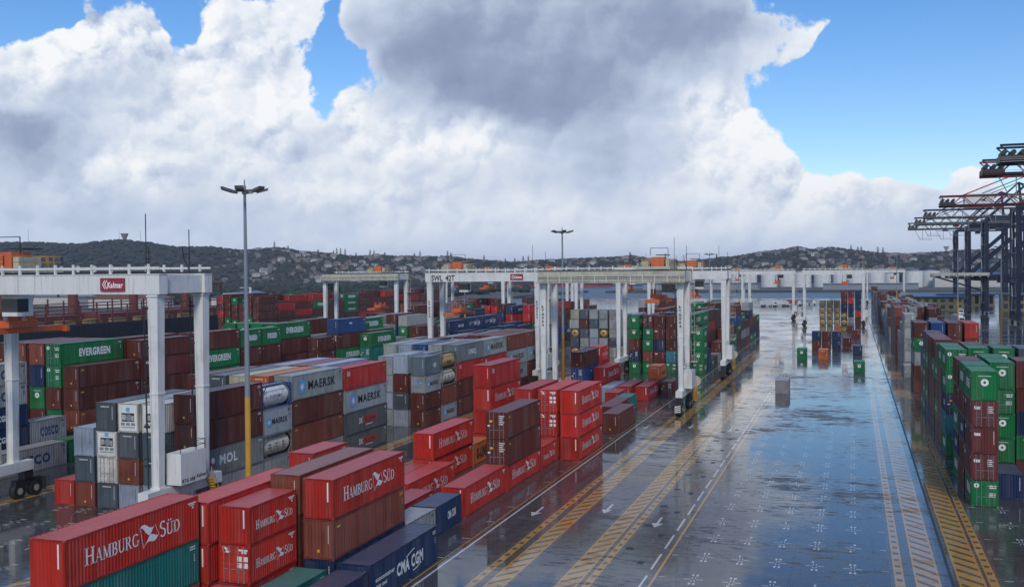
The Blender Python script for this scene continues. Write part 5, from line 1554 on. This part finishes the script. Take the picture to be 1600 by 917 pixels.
for x, y, r, c, l in ((-40, 700, 1.2, 'white', 'white lorry parked at the far end left of the wet lane'), (-33, 716, 1.4, 'red', 'lorry with red trailer at the far end of the wet lane'), (-48, 690, 1.0, 'white', 'white lorry partly behind the distant stacks'),
                      (-24, 730, 1.5, 'grey_roof', 'grey-bodied lorry under the distant gantry crane'), (44, 470, .2, 'white', 'white lorry on the wet quay before the navy cranes'), (52, 560, 0, 'grey_roof', 'grey-bodied lorry beside the navy crane legs')): truck(x, y, r, c, l)


# ------------------------------------------------------------------ hills, trees, houses
RIDGE = [(-400, 384), (-200, 380), (0, 378), (60, 378), (125, 381), (160, 376), (195, 374), (230, 378), (275, 385), (330, 385), (380, 389), (420, 386), (440, 385), (470, 391), (500, 393), (560, 399), (590, 397), (660, 400), (700, 399), (740, 404), (800, 409), (850, 405), (900, 403), (960, 401), (985, 398), (1010, 402), (1070, 408), (1110, 404), (1150, 400), (1190, 393), (1225, 389), (1245, 385), (1270, 389), (1300, 386), (1340, 391), (1380, 395), (1420, 396), (1470, 393), (1530, 390), (1600, 392), (1800, 388), (2100, 395)]
_rx = [math.radians(-18.54) + math.atan((q[0] - 800) / FOCAL) for q in RIDGE]
_rt = [((433 - 12 * q[0] / 1600) - q[1]) / FOCAL * math.cos(math.atan((q[0] - 800) / FOCAL)) for q in RIDGE]
RR = 2700.0


def hash2(i, j): return (math.sin(i * 127.1 + j * 311.7) * 43758.5453) % 1.0


def vnoise(x, y):
    i, j = math.floor(x), math.floor(y); u, v = x - i, y - j; u = u * u * (3 - 2 * u); v = v * v * (3 - 2 * v)
    return (hash2(i, j) * (1 - u) + hash2(i + 1, j) * u) * (1 - v) + (hash2(i, j + 1) * (1 - u) + hash2(i + 1, j + 1) * u) * v


def terrain(az, r):
    hr = CAM_H + float(np.interp(az, _rx, _rt)) * RR - 7.0
    t = min(1, max(0, (r - 2020) / (RR - 2020))); s = t * t * (3 - 2 * t)
    t2 = max(0, (r - RR) / 1200); back = max(0.0, 1 - t2 * t2 * .5)
    x, y = r * math.sin(az), r * math.cos(az)
    nse = (vnoise(x / 170, y / 170) - .5) * 26 + (vnoise(x / 60, y / 60) - .5) * 8
    return max(-1, hr * s * back + nse * s * (1 - s) * 3.2)


NA, NR = 260, 44
A0, A1 = math.radians(-66), math.radians(30)
hv, hf = [], []
for i in range(NA + 1):
    az = A0 + (A1 - A0) * i / NA
    for j in range(NR + 1):
        r = 2000 + (4100 - 2000) * (j / NR) ** 1.3; hv.append((r * math.sin(az), r * math.cos(az), terrain(az, r)))
for i in range(NA):
    for j in range(NR):
        a = i * (NR + 1) + j; hf.append((a, a + NR + 1, a + NR + 2, a + 1))
me = bpy.data.meshes.new('hills'); me.from_pydata(hv, [], hf); ho = obj('hills', me, M['hill']); ho['kind'] = 'structure'

_t = (1 + 5 ** .5) / 2
ICO = [Vector(v).normalized() for v in ((-1, _t, 0), (1, _t, 0), (-1, -_t, 0), (1, -_t, 0), (0, -1, _t), (0, 1, _t), (0, -1, -_t), (0, 1, -_t), (_t, 0, -1), (_t, 0, 1), (-_t, 0, -1), (-_t, 0, 1))]
ICF = ((0, 11, 5), (0, 5, 1), (0, 1, 7), (0, 7, 10), (0, 10, 11), (1, 5, 9), (5, 11, 4), (11, 10, 2), (10, 7, 6), (7, 1, 8), (3, 9, 4), (3, 4, 2), (3, 2, 6), (3, 6, 8), (3, 8, 9), (4, 9, 5), (2, 4, 11), (6, 2, 10), (8, 6, 7), (9, 8, 1))


def pxaz(px): return math.radians(-18.54) + math.atan((px - 800) / FOCAL)


def suburb(az):
    """how built-up the slope is at this bearing: 0 bush .. 1 houses"""
    px = 800 + FOCAL * math.tan(az + math.radians(18.54))
    return float(np.interp(px, [250, 370, 420, 560, 800, 1000, 1130, 1200, 1400, 1500, 1600], [0, .5, 1, .9, .8, .9, .35, .8, .9, .5, .3]))


HOUSES = []
while len(HOUSES) < 290:
    px = rnd.uniform(330, 1640); az = pxaz(px); r = rnd.uniform(2140, 2640)
    if rnd.random() < suburb(az) and vnoise(px / 40, r / 60) > .35: HOUSES.append((az, r))
occ = {}
for az, r in HOUSES:
    x, y = r * math.sin(az), r * math.cos(az); occ.setdefault((int(x // 14), int(y // 14)), 1)
    occ.setdefault((int((x - 12 * math.sin(az)) // 14), int((y - 12 * math.cos(az)) // 14)), 1)
tv, tf = [], []
for q in range(11500):
    az = rnd.uniform(math.radians(-48), math.radians(12)); r = rnd.uniform(2010, 2740) if q % 4 else rnd.uniform(2660, 2740)
    x, y = r * math.sin(az), r * math.cos(az)
    if (int(x // 14), int(y // 14)) in occ: continue
    if rnd.random() < suburb(az) * .35: continue
    s = rnd.uniform(3.2, 7.5) * (1.25 if suburb(az) < .4 else 1.0); z = terrain(az, r) + s * .3; b = len(tv)
    for v in ICO:
        k = s * rnd.uniform(.65, 1.2); tv.append((x + v.x * k * 1.15, y + v.y * k * 1.15, z + v.z * k * .85))
    tf += [tuple(b + i for i in f) for f in ICF]
me = bpy.data.meshes.new('hillside_forest'); me.from_pydata(tv, [], tf)
fo = obj('hillside_forest', me, M['canopy']); fo['kind'] = 'stuff'; fo['label'] = 'dark green bush and tree canopy covering the far hills'; fo['category'] = 'forest'

HM = []
for wall, roof, w, d, h in (('house_wall', 'house_roof', 11, 8, 3.6), ('house_wall', 'house_grey', 12, 8, 4), ('cream_wall', 'house_roof', 10, 8, 3.6), ('white_wall', 'house_grey', 16, 8, 5), ('house_grey', 'house_roof', 10, 7, 3.6)):
    mb = MB(); mb.box(-w / 2, w / 2, -d / 2, d / 2, -4, h); n0 = len(mb.f)
    mb.hexa([(-w / 2 - .6, -d / 2 - .6, h), (w / 2 + .6, -d / 2 - .6, h), (w / 2 + .6, d / 2 + .6, h), (-w / 2 - .6, d / 2 + .6, h), (-w / 2 + 2, -.3, h + 2.6), (w / 2 - 2, -.3, h + 2.6), (w / 2 - 2, .3, h + 2.6), (-w / 2 + 2, .3, h + 2.6)])
    n1 = len(mb.f)
    for k in range(3): mb.box(-w / 2 + (k + .5) * w / 3 - .8, -w / 2 + (k + .5) * w / 3 + .8, -d / 2 - .05, -d / 2 + .05, h * .35, h * .75)
    me = mb.mesh('house')
    for k in (wall, roof, 'glass'): me.materials.append(M[k])
    for i, p in enumerate(me.polygons): p.material_index = 0 if i < n0 else 1 if i < n1 else 2
    HM.append(me)
for az, r in HOUSES:
    k = rnd.randrange(len(HM)); o = obj('house', HM[k], None, None, (r * math.sin(az), r * math.cos(az), terrain(az, r) + rnd.uniform(.6, 2.4)), -az + rnd.uniform(-.6, .6))
    o['label'] = ('white house with tiled roof among trees on the far hillside', 'white house with grey roof among trees on the far hillside', 'cream house with tiled roof among trees on the far hillside', 'long white apartment block among trees on the far hillside', 'grey house with tiled roof among trees on the far hillside')[k]
    o['category'] = 'house'; o['group'] = ('white tiled houses on the hillside', 'white grey-roofed houses on the hillside', 'cream houses on the hillside', 'apartment blocks on the hillside', 'grey houses on the hillside')[k]
# the finer scatter of roofs beyond the three hundred nearest, joined
rv, rf_, rm = [], [], []
for q in range(800):
    px = rnd.uniform(330, 1640); az = pxaz(px); r = rnd.uniform(2150, 2690)
    if rnd.random() > suburb(az) or vnoise(px / 40, r / 60) < .3: continue
    w, d, hgt = rnd.uniform(6, 10), 7, rnd.uniform(2.2, 3.2); x, y, z = r * math.sin(az), r * math.cos(az), terrain(az, r) + rnd.uniform(.8, 3.0)
    a = -az + rnd.uniform(-.6, .6); ca, sa = math.cos(a), math.sin(a); b = len(rv)
    for zz, k in ((-3, 1), (hgt, 1), (hgt + 1.8, .45)):
        for sx, sy in ((-1, -1), (1, -1), (1, 1), (-1, 1)):
            u, v_ = sx * w / 2 * (k if k == 1 else .7), sy * d / 2 * (1 if k == 1 else .1); rv.append((x + u * ca - v_ * sa, y + u * sa + v_ * ca, z + zz))
    for l in (0, 4):
        for k in range(4): rf_.append((b + l + k, b + l + (k + 1) % 4, b + l + 4 + (k + 1) % 4, b + l + 4 + k)); rm.append(l // 4)
    rf_.append((b + 8, b + 9, b + 10, b + 11)); rm.append(1)
me = bpy.data.meshes.new('hillside_houses'); me.from_pydata(rv, [], rf_); me.materials.append(M['house_wall']); me.materials.append(M['house_roof']); me.polygons.foreach_set('material_index', rm)
fo = obj('hillside_houses', me); fo['kind'] = 'stuff'; fo['label'] = 'many small roofs and walls of houses scattered through the hillside trees'; fo['category'] = 'houses'
# tall pines on the skyline
for px in (522, 527, 533, 540, 557, 579, 585, 602, 648, 657, 700, 705, 757, 790, 805, 818, 826, 1040, 1120, 1330, 1341, 1346, 1372, 498, 451, 430, 985, 1380):
    az = pxaz(px); r = rnd.uniform(2640, 2700); h = rnd.uniform(15, 25)
    root = thing('pine_tree', 'tall narrow pine tree standing above the far ridge line', 'pine tree', (r * math.sin(az), r * math.cos(az), terrain(az, r) - 1), rnd.uniform(0, 6), 'tall pines on the ridge')
    mb = MB(); mb.tube((0, 0, 0), (0, 0, h), .6, .15, n=6); obj('trunk', mb, M['bark'], root)
    mb = MB(); nl = 9
    for k in range(nl):
        z = h * (.25 + .72 * k / nl); rr = h * .10 * (1.15 - k / nl) + 1.2
        for q in range(7):
            a = q * .9 + k; L = rr * rnd.uniform(.7, 1.2); c, s = math.cos(a), math.sin(a)
            mb.poly([(0, 0, z + 1.2), (L * c - 1.2 * s, L * s + 1.2 * c, z - .3), (L * 1.1 * c, L * 1.1 * s, z + .3), (L * c + 1.2 * s, L * s - 1.2 * c, z - .3)])
            mb.poly([(0, 0, z - .6), (L * c - 1.2 * s, L * s + 1.2 * c, z - .3), (L * c + 1.2 * s, L * s - 1.2 * c, z - .3)])
    obj('crown', mb, M['pine'], root)
# trees on the far shore
for k, px in enumerate((1150, 1165, 1142, 515, 520, 1240, 1405)):
    az = pxaz(px); r = 1960 if px != 515 and px != 520 else 900
    root = thing('tree', 'dark round tree standing on the shore before the warehouses', 'tree', (r * math.sin(az), r * math.cos(az), 0), k, 'trees on the far shore')
    mb = MB(); mb.tube((0, 0, 0), (0, 0, 8), .7, .4, n=7)
    for q in range(4): mb.tube((0, 0, 6), (3 * math.cos(q * 1.6), 3 * math.sin(q * 1.6), 10), .3, .1, n=5)
    obj('trunk', mb, M['bark'], root)
    mb = MB()
    for q in range(420):
        d = Vector((rnd.gauss(0, 1), rnd.gauss(0, 1), rnd.gauss(0, .8))).normalized() * (rnd.random() ** .4) * 7.5; p = Vector((d.x, d.y, 11 + d.z * .8))
        a = Vector((rnd.uniform(-1, 1), rnd.uniform(-1, 1), rnd.uniform(-1, 1))); b = Vector((rnd.uniform(-1, 1), rnd.uniform(-1, 1), rnd.uniform(-1, 1))); mb.poly([p - a, p + b, p + a, p - b])
    obj('crown', mb, M['canopy'], root)
# belt of trees and sheds across the basin on the left
bv, bf = [], []
for q in range(2600):
    x = rnd.uniform(-2300, -380); y = rnd.uniform(700, 1290); s = rnd.uniform(3, 7); b = len(bv)
    for v in ICO:
        k = s * rnd.uniform(.6, 1.2); bv.append((x + v.x * k * 1.3, y + v.y * k * 1.3, s * .6 + v.z * k))
    bf += [tuple(b + i for i in f) for f in ICF]
me = bpy.data.meshes.new('shore_trees'); me.from_pydata(bv, [], bf); fo = obj('shore_trees', me, M['canopy']); fo['kind'] = 'stuff'; fo['label'] = 'low dark trees along the shore behind the moored ship'; fo['category'] = 'trees'
for x, y, w, rf, lb in ((-520, 640, 60, 'tile_roof', 'long red-roofed shed across the basin, right of the moored ship'), (-640, 690, 70, 'grey_roof', 'grey shed across the basin behind the moored ship'), (-820, 720, 80, 'tile_roof', 'red-roofed shed across the basin seen through the ship frames'), (-430, 660, 50, 'blue_roof', 'blue-roofed shed across the basin near the far containers'), (-1010, 760, 90, 'blue_roof', 'far blue-roofed shed at the left across the basin')):
    building('quay_shed', x, y, w, 22, 7.5, 'white_wall', rf, lb)
# water towers and radio masts on the ridge
az = pxaz(196); r = 2690; zt = terrain(az, r)
root = thing('water_tower', 'flared concrete water tower on top of the left hill', 'water tower', (r * math.sin(az), r * math.cos(az), zt), 0)
mb = MB(); mb.tube((0, 0, -3), (0, 0, 12), 4.2, 4.6, n=16); obj('shaft', mb, M['concrete'], root)
mb = MB(); mb.tube((0, 0, 12), (0, 0, 21), 5.5, 9.0, n=18); mb.tube((0, 0, 21), (0, 0, 23), 9.2, n=18); obj('tank_bowl', mb, M['concrete'], root)
az = pxaz(1479); zt = terrain(az, r)
root = thing('water_tower', 'pale goblet-shaped water tower on the ridge behind the quay cranes', 'water tower', (r * math.sin(az), r * math.cos(az), zt), 0)
mb = MB(); mb.tube((0, 0, -3), (0, 0, 9), 2.2, n=12); obj('shaft', mb, M['white_wall'], root)
mb = MB(); mb.tube((0, 0, 9), (0, 0, 18), 2.5, 7.0, n=16); obj('tank_bowl', mb, M['white_wall'], root)
for px, h, lab in ((188, 30, 'thin radio mast left of the water tower on the hill'), (221, 34, 'thin radio mast right of the water tower on the hill'), (46, 40, 'thin radio mast at the far left of the hill')):
    az = pxaz(px); mb = MB(); zt = terrain(az, 2690); mb.tube((0, 0, -2), (0, 0, h), .5, .25, n=6)
    for k in range(5): mb.box(-.8, .8, -.1, .1, h * (.4 + .12 * k), h * (.4 + .12 * k) + .3)
    tag(obj('radio_mast', mb, M['grey'], None, (2690 * math.sin(az), 2690 * math.cos(az), zt)), lab, 'radio mast')

# ------------------------------------------------------------------ air between the camera and the hills
hm = bpy.data.materials.new('haze_air'); hm.use_nodes = True
n = hm.node_tree; n.nodes.clear()
ho_ = n.nodes.new('ShaderNodeOutputMaterial'); pv = n.nodes.new('ShaderNodeVolumePrincipled')
pv.inputs['Color'].default_value = (0.72, 0.82, 1.0, 1); pv.inputs['Density'].default_value = HAZE
n.links.new(pv.outputs[0], ho_.inputs['Volume'])
mb = MB(); mb.box(-9200, 9200, -600, 14200, SEA - 5, 190)
hz = obj('haze', mb, hm); hz['kind'] = 'stuff'
